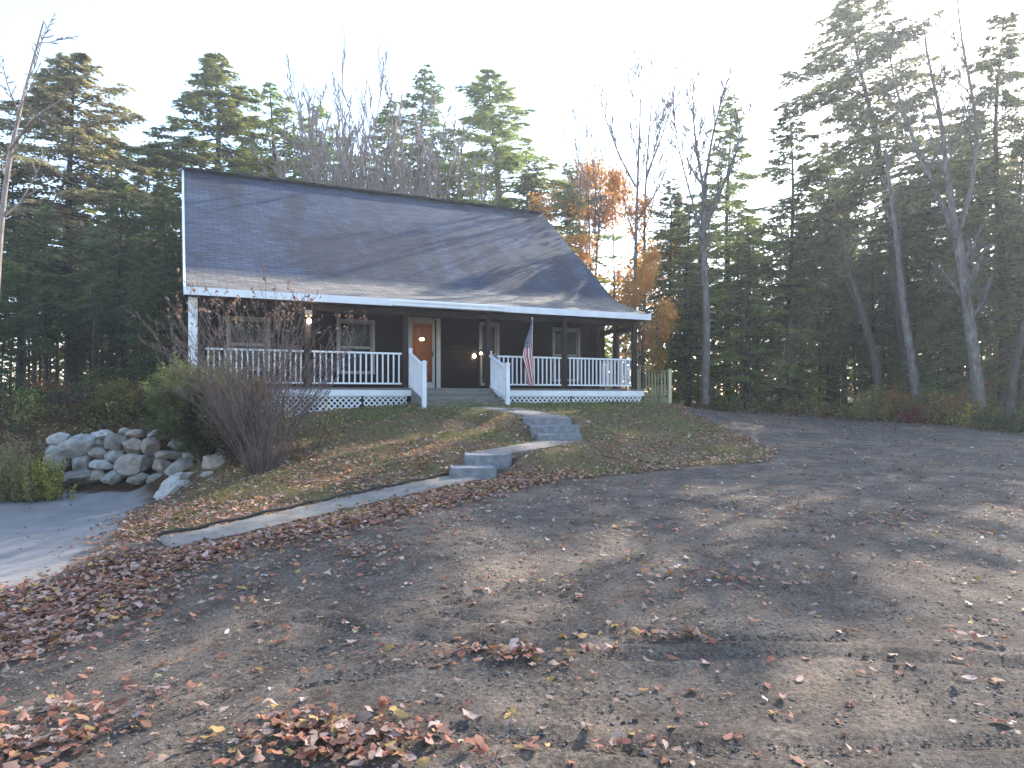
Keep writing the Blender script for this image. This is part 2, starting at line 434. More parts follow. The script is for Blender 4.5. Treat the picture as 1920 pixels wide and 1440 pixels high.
def roof_mat():
    m, nt, b = mat_new('roof_shingles'); n = N(nt)
    uvn = n('ShaderNodeUVMap').outputs[0]
    br = n('ShaderNodeTexBrick', {'Scale': 1.0, 'Mortar Size': .012, 'Brick Width': .32, 'Row Height': .145, 'Bias': 0.0,
                                  'Color1': (.55, .55, .55, 1), 'Color2': (1.3, 1.3, 1.3, 1), 'Mortar': (.25, .25, .25, 1), 'Mortar Smooth': .3})
    br.offset = .5; n.link(uvn, br.inputs['Vector'])
    nz = n.noise(uvn, 1.2, 5, .6)
    base = n.ramp(nz, [(.3, (.026, .04, .07)), (.7, (.052, .072, .115))])
    sepx = n('ShaderNodeSeparateXYZ'); n.link(uvn, sepx.inputs[0])
    # lower, flatter porch roof: grazing sunlight painted in as lighter brown
    low = n.ramp(sepx.outputs[1], [(.0, (1, 1, 1)), (.1, (1, 1, 1)), (.145, (0, 0, 0))])
    low_n = n.nt.nodes.new('ShaderNodeMapRange'); n.link(sepx.outputs[1], low_n.inputs[0])
    low_n.inputs[1].default_value = 1.7; low_n.inputs[2].default_value = 2.25; low_n.inputs[3].default_value = 1; low_n.inputs[4].default_value = 0
    base = n.mix(low_n.outputs[0], base, n.ramp(nz, [(.3, (.15, .13, .112)), (.7, (.25, .218, .185))]))
    # dark algae streaks running down the slope
    mp = n('ShaderNodeMapping', {'Scale': (.36, .1, 1), 'Location': (3.1, .4, 0)}); n.link(uvn, mp.inputs[0])
    st = n.noise(mp.outputs[0], 2.0, 4, .55)
    stk = n.ramp(st, [(.5, (0, 0, 0)), (.58, (1, 1, 1))])
    stk = n.math('MULTIPLY', stk, n.math('SUBTRACT', 1.0, low_n.outputs[0]))
    base = n.mix(n.math('MULTIPLY', stk, .75), base, (.022, .024, .036))
    c = n.mix(.8, base, br.outputs[0], 'MULTIPLY')
    n.link(c, b.inputs['Base Color']); b.inputs['Roughness'].default_value = .8; b.inputs['Specular IOR Level'].default_value = .3
    # each course laps over the one below: saw-tooth height
    saw = n.math('FRACT', n.math('DIVIDE', sepx.outputs[1], .145))
    h = n.math('ADD', n.math('MULTIPLY', n.math('SUBTRACT', 1.0, saw), .8), n.math('MULTIPLY', br.outputs[1], -.35))
    h = n.math('ADD', h, n.math('MULTIPLY', n.noise(uvn, 60, 4, .7), .25))
    bp = n('ShaderNodeBump', {'Strength': .9, 'Distance': .02}); n.link(h, bp.inputs['Height']); n.link(bp.outputs[0], b.inputs['Normal'])
    return m
M['roof'] = roof_mat()

U1 = 12.32                                 # right end of the roof
prof = [(0, 4.06), (1.0, 4.36), (1.7, 4.62), (2.1, 4.85), (2.6, 5.24), (6.9, 8.62), (11.8, 4.75)]
def roof_mesh():
    V = []; UV = []; F = []
    s = 0; nU = 60
    us = np.linspace(-.05, U1, nU + 1)
    top = []
    for i, (v, z) in enumerate(prof):
        if i: s += math.hypot(v - prof[i - 1][0], z - prof[i - 1][1])
        row = []
        for u in us:
            sag = -.018 * math.sin(math.pi * u / U1) - .006 * math.sin(u * 2.3 + v)
            row.append(len(V)); V.append((u, v, z - HB + sag)); UV.append((u, s))
        top.append(row)
    for a, b2 in zip(top[:-1], top[1:]):
        for k in range(nU): F.append((a[k], a[k + 1], b2[k + 1], b2[k]))
    # underside and edges
    bot = []
    for (v, z) in prof:
        bot.append([len(V), len(V) + 1]); V += [(-.05, v, z - .14 - HB), (U1, v, z - .14 - HB)]; UV += [(0, 0), (0, 0)]
    for a, b2 in zip(bot[:-1], bot[1:]): F.append((a[1], a[0], b2[0], b2[1]))
    for i in range(len(prof) - 1):
        F.append((top[i][0], top[i + 1][0], bot[i + 1][0], bot[i][0])); F.append((top[i + 1][-1], top[i][-1], bot[i][1], bot[i + 1][1]))
    me = bpy.data.meshes.new('roof'); me.from_pydata(V, [], F); me.validate(); me.update()
    l = me.uv_layers.new(name='UVMap')
    for lp in me.loops: l.data[lp.index].uv = UV[lp.vertex_index]
    me.materials.append(M['roof']); return me
roof = link('roof', roof_mesh(), house)
def zr(v):
    return float(np.interp(v, [p[0] for p in prof], [p[1] for p in prof]))
mb = MB(); mb.bar((-.1, 6.9, 8.64 - HB), (U1 + .03, 6.9, 8.64 - HB), .3, .05)
mb.build('ridge_cap', M['dark'], roof)
# rake boards
for uu, nm in ((-.09, 'rake_board'), (U1 + .035, 'rake_board')):
    mb = MB()
    poly = [(v, z - .012 - HB) for v, z in prof] + [(v, z - .2 - HB) for v, z in prof[::-1]]
    mb.prism(poly, 'x', uu - .028, uu + .03); mb.build(nm, M['white'] if uu < 1 else M['dark'], roof)
mb = MB(); mb.box(-.12, U1 + .06, -.035, -.004, 3.87, 4.045); hp(mb, 'fascia', M['white'])
ua, ub = ux(737, -.1), ux(945, -.1)
mb = MB(); mb.box(ua, ub, -.14, -.037, 3.875, 3.985); mb.box(ua, ub, -.16, -.141, 3.96, 4.0); hp(mb, 'gutter', M['white'])
WV = 2.5                                   # wall plane
UE = ux(1134, WV)                          # right end of the house body
mb = MB(); mb.prism([(0.0, 3.86), (WV, 3.9), (WV, 4.0), (0.0, 3.92)], 'x', .05, U1 - .05); hp(mb, 'porch_ceiling', M['wall'])

# body walls -------------------------------------------------
def wall_front():
    mb = MB()
    ops = []
    w1 = (ux(431, WV), ux(500, WV), 2.35, 3.62)
    w2 = (ux(637, WV), ux(697, WV), 2.3, 3.68)
    dr = (ux(768, WV), ux(818, WV), 1.84, 3.88)
    w3 = (ux(906, WV), ux(932, WV), 2.3, 3.72)
    w4 = (ux(1038, WV), ux(1082, WV), 2.25, 3.7)
    w3 = (ux(903, WV), ux(931, WV), 2.0, 3.78)
    w4 = (ux(1040, WV), ux(1083, WV), 2.15, 3.72)
    ops = [w1, w2, dr, w3, w4]
    z0, z1 = 1.2, 4.3
    x = .06
    for (a, b2, c, d) in ops:
        mb.box(x, a, WV, WV + .16, z0, z1)
        mb.box(a, b2, WV, WV + .16, z0, c); mb.box(a, b2, WV, WV + .16, d, z1)
        x = b2
    mb.box(x, UE, WV, WV + .16, z0, z1)
    return mb, ops
mb, OPS = wall_front()
def siding_mat():
    m, nt, b = mat_new('brown_clapboard'); n = N(nt)
    tc = n('ShaderNodeTexCoord').outputs['Object']; sp = n('ShaderNodeSeparateXYZ'); n.link(tc, sp.inputs[0])
    mp = n('ShaderNodeMapping', {'Scale': (.7, .7, 9)}); n.link(tc, mp.inputs[0])
    f = n.noise(mp.outputs[0], 3, 6, .65)
    n.link(n.ramp(f, [(.3, (.005, .003, .0027)), (.7, (.014, .0075, .006))]), b.inputs['Base Color'])
    b.inputs['Roughness'].default_value = .75; b.inputs['Specular IOR Level'].default_value = .08
    saw = n.math('FRACT', n.math('DIVIDE', sp.outputs[2], .15))
    bp = n('ShaderNodeBump', {'Strength': .8, 'Distance': .02}); n.link(saw, bp.inputs['Height']); n.link(bp.outputs[0], b.inputs['Normal'])
    return m
M['siding'] = siding_mat()
hp(mb, 'wall', M['siding'])
for u0 in (.02, UE - .16):                 # gable ends
    mb = MB()
    top = [(v, zr(v) - .15) for v in (WV + .16, 6.9, 11.5)] if u0 > 1 else [(v, zr(v) - .15) for v in (WV + .16, 6.9, 11.5)]
    poly = [(WV + .17, 0.05), (11.5, 0.05)] + [top[2], top[1], top[0]]
    mb.prism(poly, 'x', u0, u0 + .16); hp(mb, 'gable_wall', M['siding'])
mb = MB(); mb.box(.19, UE - .17, 11.3, 11.46, .05, zr(11.4) - .2); hp(mb, 'back_wall', M['siding'])
# left porch end: white corner board down to the lower grade, low side wall of the porch
mb = MB(); mb.box(-.02, .17, .3, .42, .05, 3.86); hp(mb, 'corner_board', M['white'], bevel=.006)
mb = MB(); mb.box(0.0, .05, .43, WV - .01, .05, 1.8); hp(mb, 'porch_side_wall', M['block'])

# deck ---------------------------------------------------------
DZ = 1.84; DV = .32
UR = ux(1207, DV)
us0, us1 = ux(772, DV), ux(922, DV)        # stair opening
mb = MB()
k = DV + .02
while k < WV - .02:
    mb.box(.18, UR - .02, k - .05 if k < DV + .03 else k, min(k + .135, WV - .005), DZ - .035, DZ); k += .14
hp(mb, 'porch_floor', M['deckgrey'])
for a, b2 in ((.19, us0 - .02), (us1 + .02, UR)):
    mb = MB(); mb.box(a, b2, DV - .02, DV + .012, 1.635, DZ - .05); hp(mb, 'rim_board', M['white'])
mb = MB(); mb.box(UR - .035, UR - .003, DV + .02, WV, 1.635, DZ - .05); hp(mb, 'rim_board', M['white'])
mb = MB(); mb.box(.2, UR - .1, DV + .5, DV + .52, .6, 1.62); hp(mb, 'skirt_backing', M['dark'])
# lattice
def lattice(a, b2, z0, z1, v, along='u'):
    mb = MB(); w = .034; sp = .14; hgt_ = z1 - z0
    t = a - hgt_
    while t < b2:
        for s in (1, -1):
            p = [t, z0] if s > 0 else [t, z1]; q = [t + hgt_, z1] if s > 0 else [t + hgt_, z0]
            p0, q0 = list(p), list(q)
            if p0[0] < a: r = (a - p0[0]) / hgt_; p0 = [a, p[1] + (q[1] - p[1]) * r]
            if q0[0] > b2: r = (b2 - p[0]) / hgt_; q0 = [b2, p[1] + (q[1] - p[1]) * r]
            if q0[0] - p0[0] > .02:
                vv = v + (.004 if s > 0 else .014)
                mb.bar((p0[0], vv, p0[1]), (q0[0], vv, q0[1]), .009, w, up=(0, 0, 1)) if 0 else mb.bar((p0[0], vv, p0[1]), (q0[0], vv, q0[1]), w, .009, up=(0, 1, 0))
        t += sp
    mb.box(a, b2, v - .006, v + .02, z1, z1 + .03)
    return mb
n_sec = [(.2, 2.0), (2.06, 3.9), (3.96, us0 - .12)]
for a, b2 in n_sec: hp(lattice(a, b2, .75, 1.6, DV + .03), 'lattice', M['white'])
hp(lattice(us1 + .1, (us1 + UR) / 2 - .03, 1.15, 1.6, DV + .03), 'lattice', M['white'])
hp(lattice((us1 + UR) / 2 + .03, UR - .05, 1.15, 1.6, DV + .03), 'lattice', M['white'])

# posts
PV = .47
posts_px = [378, 577, 760, 1058, 1189]
for px in posts_px:
    u = ux(px, PV); mb = MB(); w = .065
    mb.box(u - w, u + w, PV - w, PV + w, DZ, 3.868); hp(mb, 'porch_post', M['post'], bevel=.006)
u = ux(914, PV); mb = MB(); mb.box(u - .06, u + .06, PV - .06, PV + .06, DZ, 3.868); hp(mb, 'porch_post', M['post'], bevel=.006)
for v in (1.45, WV - .12):
    mb = MB(); u = ux(1189, PV); mb.box(u - .06, u + .06, v - .06, v + .06, DZ, 3.868); hp(mb, 'porch_post', M['post'], bevel=.006)
mb = MB(); mb.box(.2, U1 - .1, PV - .05, PV + .05, 3.72, 3.86); hp(mb, 'porch_beam', M['post'])
u = ux(1189, PV); mb = MB(); mb.box(u - .04, u + .04, PV + .07, WV - .02, 3.6, 3.74); hp(mb, 'porch_beam', M['post'])

def railing(a, b2, v, n, along='u', uc=0):
    z_t, z_b = DZ + .9, DZ + .09
    P = (lambda t, w: (t, v)) if along == 'u' else None
    mb = MB()
    if along == 'u':
        mb.box(a, b2, v - .035, v + .035, z_t - .045, z_t); r = hp(mb, 'railing', M['white'], bevel=.006)
        mb = MB(); mb.box(a, b2, v - .025, v + .025, z_b, z_b + .04); mb.build('bottom_rail', M['white'], r, 0, (0, 0, HB))
    else:
        mb.box(uc - .035, uc + .035, a, b2, z_t - .045, z_t); r = hp(mb, 'railing', M['white'], bevel=.006)
        mb = MB(); mb.box(uc - .025, uc + .025, a, b2, z_b, z_b + .04); mb.build('bottom_rail', M['white'], r, 0, (0, 0, HB))
    proto = None
    for i in range(n):
        t = a + (b2 - a) * (i + .5) / n
        x, y = (t, v) if along == 'u' else (uc, t)
        if proto is None:
            mb = MB(); mb.box(-.0175, .0175, -.0175, .0175, z_b + .04, z_t - .045)
            o = mb.build('baluster', M['white'], r, .003, (0, 0, HB)); proto = o
        else:
            o = proto.copy(); C.objects.link(o)
        o.location = (x, y, 0)
    return r
railing(ux(385, PV), ux(569, PV), PV, 18)
railing(ux(584, PV), ux(753, PV), PV, 16)
railing(ux(932, PV), ux(1052, PV), PV, 15)
railing(ux(1065, PV), ux(1183, PV), PV, 17)
railing(PV + .08, WV - .2, 0, 15, 'v', ux(1189, PV))

# stairs: four risers out from the deck
nst = 3; run = .33; rise = .135
for i in range(nst):
    zt = DZ - rise * (i + 1); v1 = DV - run * i; v0 = v1 - run
    mb = MB(); mb.box(us0 + .03, us1 - .03, v0 - .025, v0 + run * .48, zt - .035, zt); mb.box(us0 + .03, us1 - .03, v0 + run * .5, v1 - .0, zt - .035, zt)
    st = hp(mb, 'stair_tread', M['deckgrey'], bevel=.004)
    mb = MB(); mb.box(us0 + .05, us1 - .05, v0 + .004, v0 + .03, zt - rise - (.0 if i < nst - 1 else .02), zt - .037); hp(mb, 'stair_riser', M['deckgrey'])
mb = MB(); mb.box(us0 + .03, us1 - .03, DV - .02, DV + .01, DZ - rise + .002, DZ - .037); hp(mb, 'stair_riser', M['deckgrey'])
for u in (us0, us1):
    mb = MB(); v0 = DV - run * nst
    mb.prism([(DV - .0, DZ - .04), (v0 - .03, DZ - rise * nst - .04), (v0 - .03, 1.28), (DV, 1.28)], 'x', u - .02, u + .025)
    hp(mb, 'stringer', M['deckgrey'])
    # handrail: sloping, with newels and closely set balusters
    vt, vb = PV - .02, v0 - .02
    zt0, zb0 = DZ + .9, DZ - rise * nst + .98
    mb = MB(); mb.bar((u, vt - .03, zt0 - .02 - HB), (u, vb, zb0 - .08 - HB), .09, .045)
    r = mb.build('stair_railing', M['white'], house, .005)
    mb = MB(); mb.bar((u, vt - .03, DZ + .06 - HB), (u, vb, DZ - rise * nst + .14 - HB), .05, .05); mb.build('bottom_rail', M['white'], r)
    for j in range(9):
        t = (j + .6) / 9.4; v = vt - .05 + (vb - vt + .06) * t
        zt_ = zt0 + (zb0 - zt0) * t; mb = MB()
        mb.box(u - .02, u + .02, v - .02, v + .02, DZ + .07 + (-rise * nst + .06) * t, zt_ - .06); mb.build('baluster', M['white'], r, 0, (0, 0, HB))
    for v, z0, z1, w in ((vb, 1.3, zb0 + .03, .05), (vt + .03, DZ + .001, zt0 + .08, .048)):
        mb = MB(); mb.box(u - w, u + w, v - w, v + w, z0, z1); nw = mb.build('newel_post', M['white'], r, .005, (0, 0, HB))
        mb = MB(); mb.box(u - w - .012, u + w + .012, v - w - .012, v + w + .012, z1 + .001, z1 + .03)
        cap = mb
        cap.prism([(u - .04, z1 + .031), (u + .04, z1 + .031), (u, z1 + .06)], 'y', v - .04, v + .04)
        cap.build('post_cap', M['white'], r, 0, (0, 0, HB))

# windows
def window(a, b2, z0, z1, lab=None, sash=True):
    mb = MB(); t = .085
    v0, v1 = WV - .03, WV - .003
    mb.box(a - t, b2 + t, v0, v1, z1, z1 + t); mb.box(a - t, b2 + t, v0 - .02, v1, z0 - t * .6, z0)
    mb.box(a - t, a, v0, v1, z0, z1); mb.box(b2, b2 + t, v0, v1, z0, z1)
    w = hp(mb, 'window', M['trim'])
    if lab: w['label'] = lab
    mb = MB(); s = .035; vm = WV + .03
    for (za, zb) in ((z0, (z0 + z1) / 2), ((z0 + z1) / 2, z1)):
        mb.box(a, b2, vm, vm + .03, za, za + s); mb.box(a, b2, vm, vm + .03, zb - s, zb)
        mb.box(a, a + s, vm, vm + .03, za + s, zb - s); mb.box(b2 - s, b2, vm, vm + .03, za + s, zb - s)
        vm -= .0
    mb.build('sash', M['trim'], w, 0, (0, 0, HB))
    mb = MB(); mb.box(a + .001, b2 - .001, WV + .068, WV + .075, z0, z1); mb.build('pane', M['glass'], w, 0, (0, 0, HB))
    return w
window(*OPS[0]); window(*OPS[1]); window(*OPS[3]); window(*OPS[4])
# doorway, open front door, lit hall behind it
a, b2, z0, z1 = OPS[2]; t = .12
mb = MB(); mb.box(a - t, a, WV - .035, WV - .002, z0, z1 + .001); mb.box(b2, b2 + t, WV - .035, WV - .002, z0, z1 + .001); mb.box(a - t, b2 + t, WV - .035, WV - .002, z1 + .002, z1 + t)
df = hp(mb, 'door_frame', M['trim2'])
mb = MB(); mb.box(a + .02, a + .1, WV + .05, WV + .09, z0 + .02, z1 - .02); mb.box(b2 - .1, b2 - .02, WV + .05, WV + .09, z0 + .02, z1 - .02)
mb.box(a + .1, b2 - .1, WV + .05, WV + .09, z0 + .02, z0 + .2); mb.box(a + .1, b2 - .1, WV + .05, WV + .09, z1 - .12, z1 - .02)
sd = mb.build('storm_door', M['trim2'], house, .004, (0, 0, HB))
mb = MB(); mb.box(b2 - .12, b2 - .085, WV + .02, WV + .05, z0 + .95, z0 + 1.1); mb.build('handle', M['dark'], sd, .004, (0, 0, HB))
# hall
hx0, hx1, hv1 = a - .25, b2 + 1.0, WV + 3.2
mb = MB(); mb.box(hx0, hx1, hv1, hv1 + .05, z0 - .02, 4.2); hp(mb, 'hall_back_wall', M['orange'])
mb = MB(); mb.box(hx0 - .05, hx0, WV + .18, hv1, z0 - .02, 4.2); mb.box(hx1, hx1 + .05, WV + .18, hv1, z0 - .02, 4.2); hp(mb, 'hall_side_wall', M['orange'])
mb = MB(); mb.box(hx0, hx1, WV + .18, hv1, 4.2, 4.25); hp(mb, 'hall_ceiling', M['orange'])
mb = MB(); mb.box(hx0, hx1, WV + .18, hv1, z0 - .08, z0 - .03); hp(mb, 'hall_floor', M['intdoor'])
ud = ux(803, hv1)
mb = MB(); mb.box(ud - .42, ud + .3, hv1 - .03, hv1 - .002, z0, z0 + 2.0); hp(mb, 'inner_door', M['orange'])
mb = MB(); mb.box(ud - .5, ud - .43, hv1 - .05, hv1 - .003, z0, z0 + 2.08); mb.box(ud + .31, ud + .38, hv1 - .05, hv1 - .003, z0, z0 + 2.08); mb.box(ud - .5, ud + .38, hv1 - .05, hv1 - .003, z0 + 2.081, z0 + 2.16); hp(mb, 'inner_door_frame', M['intdoor'])
mb = MB(); mb.box(a + .03, a + .07, WV + .2, WV + .95, z0 - .02, z1 - .03); hp(mb, 'front_door', M['intdoor'])
# dark rooms behind the other windows are closed by the house shell and pane

def ball(name, r, mat, parent=None, loc=(0, 0, 0), sc=(1, 1, 1)):
    import bmesh
    me = bpy.data.meshes.new(name); bm = bmesh.new(); bmesh.ops.create_uvsphere(bm, u_segments=16, v_segments=10, radius=r)
    for v in bm.verts: v.co = Vector((v.co.x * sc[0] + loc[0], v.co.y * sc[1] + loc[1], v.co.z * sc[2] + loc[2]))
    for f in bm.faces: f.smooth = True
    bm.to_mesh(me); bm.free(); me.materials.append(mat); return link(name, me, parent)

def lantern(u, v, z, label, mat, watt, big=1.0, facing=-1, hood=True):
    x, y = hw(u, v); t = thing('wall_lamp', label, 'lamp', (x, y, z), HA)
    mb = MB(); s = big
    mb.box(-.05 * s, .05 * s, -.02 * s, .0, -.08 * s, .16 * s); mb.box(-.02 * s, .02 * s, -.13 * s, -.021 * s, .1 * s, .125 * s)
    if hood: mb.prism([(-.075 * s, .126 * s), (.075 * s, .126 * s), (.045 * s, .19 * s), (-.045 * s, .19 * s)], 'y', -.19 * s, -.06 * s)
    mb.build('bracket', M['dark'], t)
    ball('bulb', .045 * s, mat, t, (0, -.125 * s, .03 * s), (1, 1, 1.3))
    if watt:
        l = bpy.data.lights.new('lamp_light', 'POINT'); l.energy = watt; l.color = (1, .7, .42); l.shadow_soft_size = .05
        lo = bpy.data.objects.new('lamp_light', l); C.objects.link(lo); lo.parent = t; lo.location = (0, -.22 * s, -.02)
    return t
u = ux(577, PV); zl = hz(603, u, PV - .1)
lantern(u, PV - .068, zl - .03, 'bright lit spotlight on the dark porch post left of the door', M['bulb'], 2.5, 1.1, hood=False)
x, y = hw(u, PV - .07); t = thing('post_box', 'small grey box fixed on the post above the bright porch light', 'box', (x, y, hz(594, u, PV)), HA)
mb = MB(); mb.box(-.08, .08, -.1, 0, 0.0, .15); mb.build('case', M['trim'], t, .008)
mb = MB(); mb.box(-.05, .05, -.112, -.101, .02, .11); mb.build('lid', M['granite'], t, .002)
u = ux(886, WV); lantern(u, WV - .002, hz(670, u, WV), 'glowing wall lantern beside the shorter lamp right of the front door', M['bulbw'], 1.6, 1.1)
u = ux(902, 2.3); lantern(ux(902, 1.6), 1.7, hz(664, ux(902, 1.6), 1.7), 'small glowing lamp nearest the right stair railing', M['bulbw'], 0, .7)
# (its post)
u2 = ux(902, 1.6); mb = MB(); mb.box(u2 - .03, u2 + .03, 1.71, 1.77, DZ, 2.95); hp(mb, 'lamp_post', M['post'])
# hall ceiling light
uh = ux(791, WV + 2.4); x, y = hw(uh, WV + 2.4)
zc = hz(636, uh, WV + 2.4)
t = thing('hall_lamp', 'lit round lamp inside the hall seen through the front door', 'lamp', (x, y, zc), HA)
ball('shade', .07, M['bulb'], t, (0, 0, 0), (1, 1, .6)); mb = MB(); mb.box(-.012, .012, -.012, .012, .04, 4.2 - zc); mb.build('stem', M['dark'], t)
l = bpy.data.lights.new('hall_light', 'POINT'); l.energy = 4.5; l.color = (1, .62, .32); l.shadow_soft_size = .08
lo = bpy.data.objects.new('hall_light', l); C.objects.link(lo); lo.parent = t; lo.location = (0, -.3, -.2)

# ------------------------------------------------------------------ flag
def flag_mat():
    m, nt, b = mat_new('flag_cloth'); n = N(nt)
    uvn = n('ShaderNodeUVMap').outputs[0]; sp = n('ShaderNodeSeparateXYZ'); n.link(uvn, sp.inputs[0])
    st = n.math('GREATER_THAN', n.math('FRACT', n.math('MULTIPLY', sp.outputs[0], 6.5)), .5)
    c = n.mix(st, (.42, .03, .04), (.66, .63, .62))
    g = n('ShaderNodeTexVoronoi', {'Scale': 1.0, 'Randomness': 0.0}); mp = n('ShaderNodeMapping', {'Scale': (22, 30, 1)}); n.link(uvn, mp.inputs[0]); n.link(mp.outputs[0], g.inputs['Vector'])
    star = n.math('LESS_THAN', g.outputs['Distance'], .26)
    cc = n.mix(star, (.02, .03, .1), (.7, .7, .72))
    can = n.math('MULTIPLY', n.math('LESS_THAN', sp.outputs[1], .42), n.math('GREATER_THAN', sp.outputs[0], .3))
    n.link(n.mix(can, c, cc), b.inputs['Base Color']); b.inputs['Roughness'].default_value = .8
    return m
M['flag'] = flag_mat()
uf = ux(998, .1); xf, yf = hw(uf, .1); zf = hz(722, uf, .1)
flag = thing('flag', 'furled stars and stripes flag hanging upright at the porch railing', 'flag', (xf, yf, zf), HA)
def tube(P, rad, n=6):
    P = np.asarray(P, float); k = len(P); rad = np.asarray(rad, float)
    T = np.gradient(P, axis=0); T /= np.linalg.norm(T, axis=1)[:, None] + 1e-9
    ref = np.array([.21, .93, .3]) if abs(T[0][2]) > .6 else np.array([.1, .2, .97])
    A = np.cross(T, ref); A /= np.linalg.norm(A, axis=1)[:, None] + 1e-9; B = np.cross(T, A)
    th = np.arange(n) * 2 * np.pi / n
    V = P[:, None] + rad[:, None, None] * (np.cos(th)[None, :, None] * A[:, None] + np.sin(th)[None, :, None] * B[:, None])
    i = np.arange(k - 1)[:, None] * n; j = np.arange(n)[None]; j2 = (j + 1) % n
    F = np.stack([i + j, i + j2, i + n + j2, i + n + j], -1).reshape(-1, 4)
    return V.reshape(-1, 3), F
zt_ = hz(598, uf, .1) - zf
V, F = tube([(0, 0, 0), (.0, 0, zt_ * .5), (.0, 0, zt_)], [.014, .013, .012], 8)
link('flag_pole', np_mesh('flag_pole', V, F, M['pole'], smooth=True), flag)
ball('finial', .028, M['pole'], flag, (0, 0, zt_ + .02))
nt_, na = 60, 40; V = []; UV = []
for i in range(nt_ + 1):
    t = i / nt_
    w = np.interp(t, [0, .1, .3, .55, .8, 1], [.03, .1, .2, .3, .2, .16]); x0 = np.interp(t, [0, .55, .8, 1], [-.0, -.02, .02, .02])
    for j in range(na + 1):
        s = j / na
        x = x0 - w * s - .012 * math.sin(9 * s + 4 * t); y = -.03 - .035 * math.sin(s * 15 + t * 3.5) * (.5 + t * .6)
        V.append((x + .012 * math.sin(14 * t), y, (zt_ - .04) * (1 - t) - .0 + .04 * s * (1 - t) * -1)); UV.append((s * .9 + t * .35, t))
idx = np.arange((nt_ + 1) * (na + 1)).reshape(nt_ + 1, na + 1)
F = np.stack([idx[:-1, :-1], idx[:-1, 1:], idx[1:, 1:], idx[1:, :-1]], -1).reshape(-1, 4)
link('cloth', np_mesh('cloth', V, F, M['flag'], smooth=True, uv=UV), flag)

# ------------------------------------------------------------------ yellow side deck
def side_deck():
    p1 = np.array([5.3, 24.0]); p2 = np.array([4.5, 25.4]); p3 = np.array([5.75, 27.0]); p4 = np.array([5.75, 26.0])
    zb = 1.6; t = thing('side_deck', 'new yellow wood side deck with picket railing right of the porch', 'deck', (p1[0], p1[1], 1.3))
    off = np.array([p1[0], p1[1], 1.3]); L = lambda p, z: (p[0] - off[0], p[1] - off[1], z - off[2])
    mb = MB(); mb.prism([tuple(np.array(p) - off[:2]) for p in (p1, p4, p3, p2)], 'z', zb - .05 - off[2], zb - off[2]); mb.build('platform', M['yellow'], t)
    for a, b_ in ((p1, p2), (p1, p4)):
        mb = MB(); mb.bar(L(a, zb - .14), L(b_, zb - .14), .04, .17); mb.build('joist', M['yellow'], t)
    for a, b_, zt in ((p1, p2, 2.5), (p2, p3, 2.72)):
        if a is p1 and b_ is p4: zt = 2.5
        mb = MB(); mb.bar(L(a, zt), L(b_, zt), .1, .04); r = mb.build('railing', M['yellow'], t)
        mb = MB(); mb.bar(L(a, zb + .1), L(b_, zb + .1), .04, .08); mb.build('bottom_rail', M['yellow'], r)
        n = int(np.linalg.norm(b_ - a) / (.15 if a is p1 else .22))
        if a is p1 and b_ is p4: n = 14
        for i in range(n):
            p = a + (b_ - a) * (i + .5) / n
            mb = MB(); mb.bar(L(p, zb + .02), L(p, zt - .03), .04, .045, up=(0, 1, 0)); mb.build('picket', M['yellow'], r)
    for p in (p1, p4, p3, p2):
        mb = MB(); mb.bar(L(p, hgt(*p) - .1), L(p, 2.56), .1, .1, up=(0, 1, 0)); mb.build('post', M['yellow'], t, .006)
side_deck()

# ------------------------------------------------------------------ walkways and stone steps
def walkway(pts, hwid, label, n=60, edging=False):
    P = np.array(pts); d = np.r_[0, np.cumsum(np.linalg.norm(np.diff(P[:, :2], axis=0), axis=1))]
    s = np.linspace(0, d[-1], n); Q = np.stack([np.interp(s, d, P[:, k]) for k in range(3)], 1)
    for _ in range(6): Q[1:-1] = (Q[:-2] + Q[2:] + 2 * Q[1:-1]) / 4
    T = np.gradient(Q[:, :2], axis=0); T /= np.linalg.norm(T, axis=1)[:, None]; Nn = np.c_[-T[:, 1], T[:, 0]]
    V = []; m = 7
    for i in range(n):
        wl = hwid * (1 + .05 * math.sin(i * .9) + .04 * math.sin(i * 2.3))
        for j in range(m):
            a = -wl + 2 * wl * j / (m - 1); z = Q[i, 2] + .004 * math.sin(i * 1.7 + j)
            V.append((Q[i, 0] + Nn[i, 0] * a, Q[i, 1] + Nn[i, 1] * a, z))
    top = len(V); V += [(x, y, z - .08) for x, y, z in V]
    idx = np.arange(n * m).reshape(n, m); F = [tuple(q) for q in np.stack([idx[:-1, :-1], idx[1:, :-1], idx[1:, 1:], idx[:-1, 1:]], -1).reshape(-1, 4)]
    for i in range(n - 1):
        for j in (0, m - 1): F.append((idx[i, j], idx[i + 1, j], idx[i + 1, j] + top, idx[i, j] + top))
    for i in (0, n - 1):
        for j in range(m - 1): F.append((idx[i, j], idx[i, j + 1], idx[i, j + 1] + top, idx[i, j] + top))
    o = link('path', np_mesh('path', V, np.array(F), M['pathst'], smooth=False)); tag(o, label, 'path', kind='structure')
    if edging:
        E = np.stack([Q[:, 0] + Nn[:, 0] * (hwid + .07), Q[:, 1] + Nn[:, 1] * (hwid + .07), Q[:, 2] + .015], 1)
        E[:, 2] += .01 * np.sin(np.arange(n) * .8)
        V, F = tube(E, np.full(n, .02), 6)
        tag(link('path_edging', np_mesh('path_edging', V, F, M['edging'])), 'thin dark edging strip along the uphill side of the lower path', 'edging')
walkway(PATHS[0][0], PATHS[0][1], 'long pale stone dust path climbing from the lower driveway', edging=True)
walkway(PATHS[1][0], PATHS[1][1], 'short pale path between the two flights of granite steps')
walkway(PATHS[2][0], PATHS[2][1], 'pale upper path between granite steps and porch stairs')

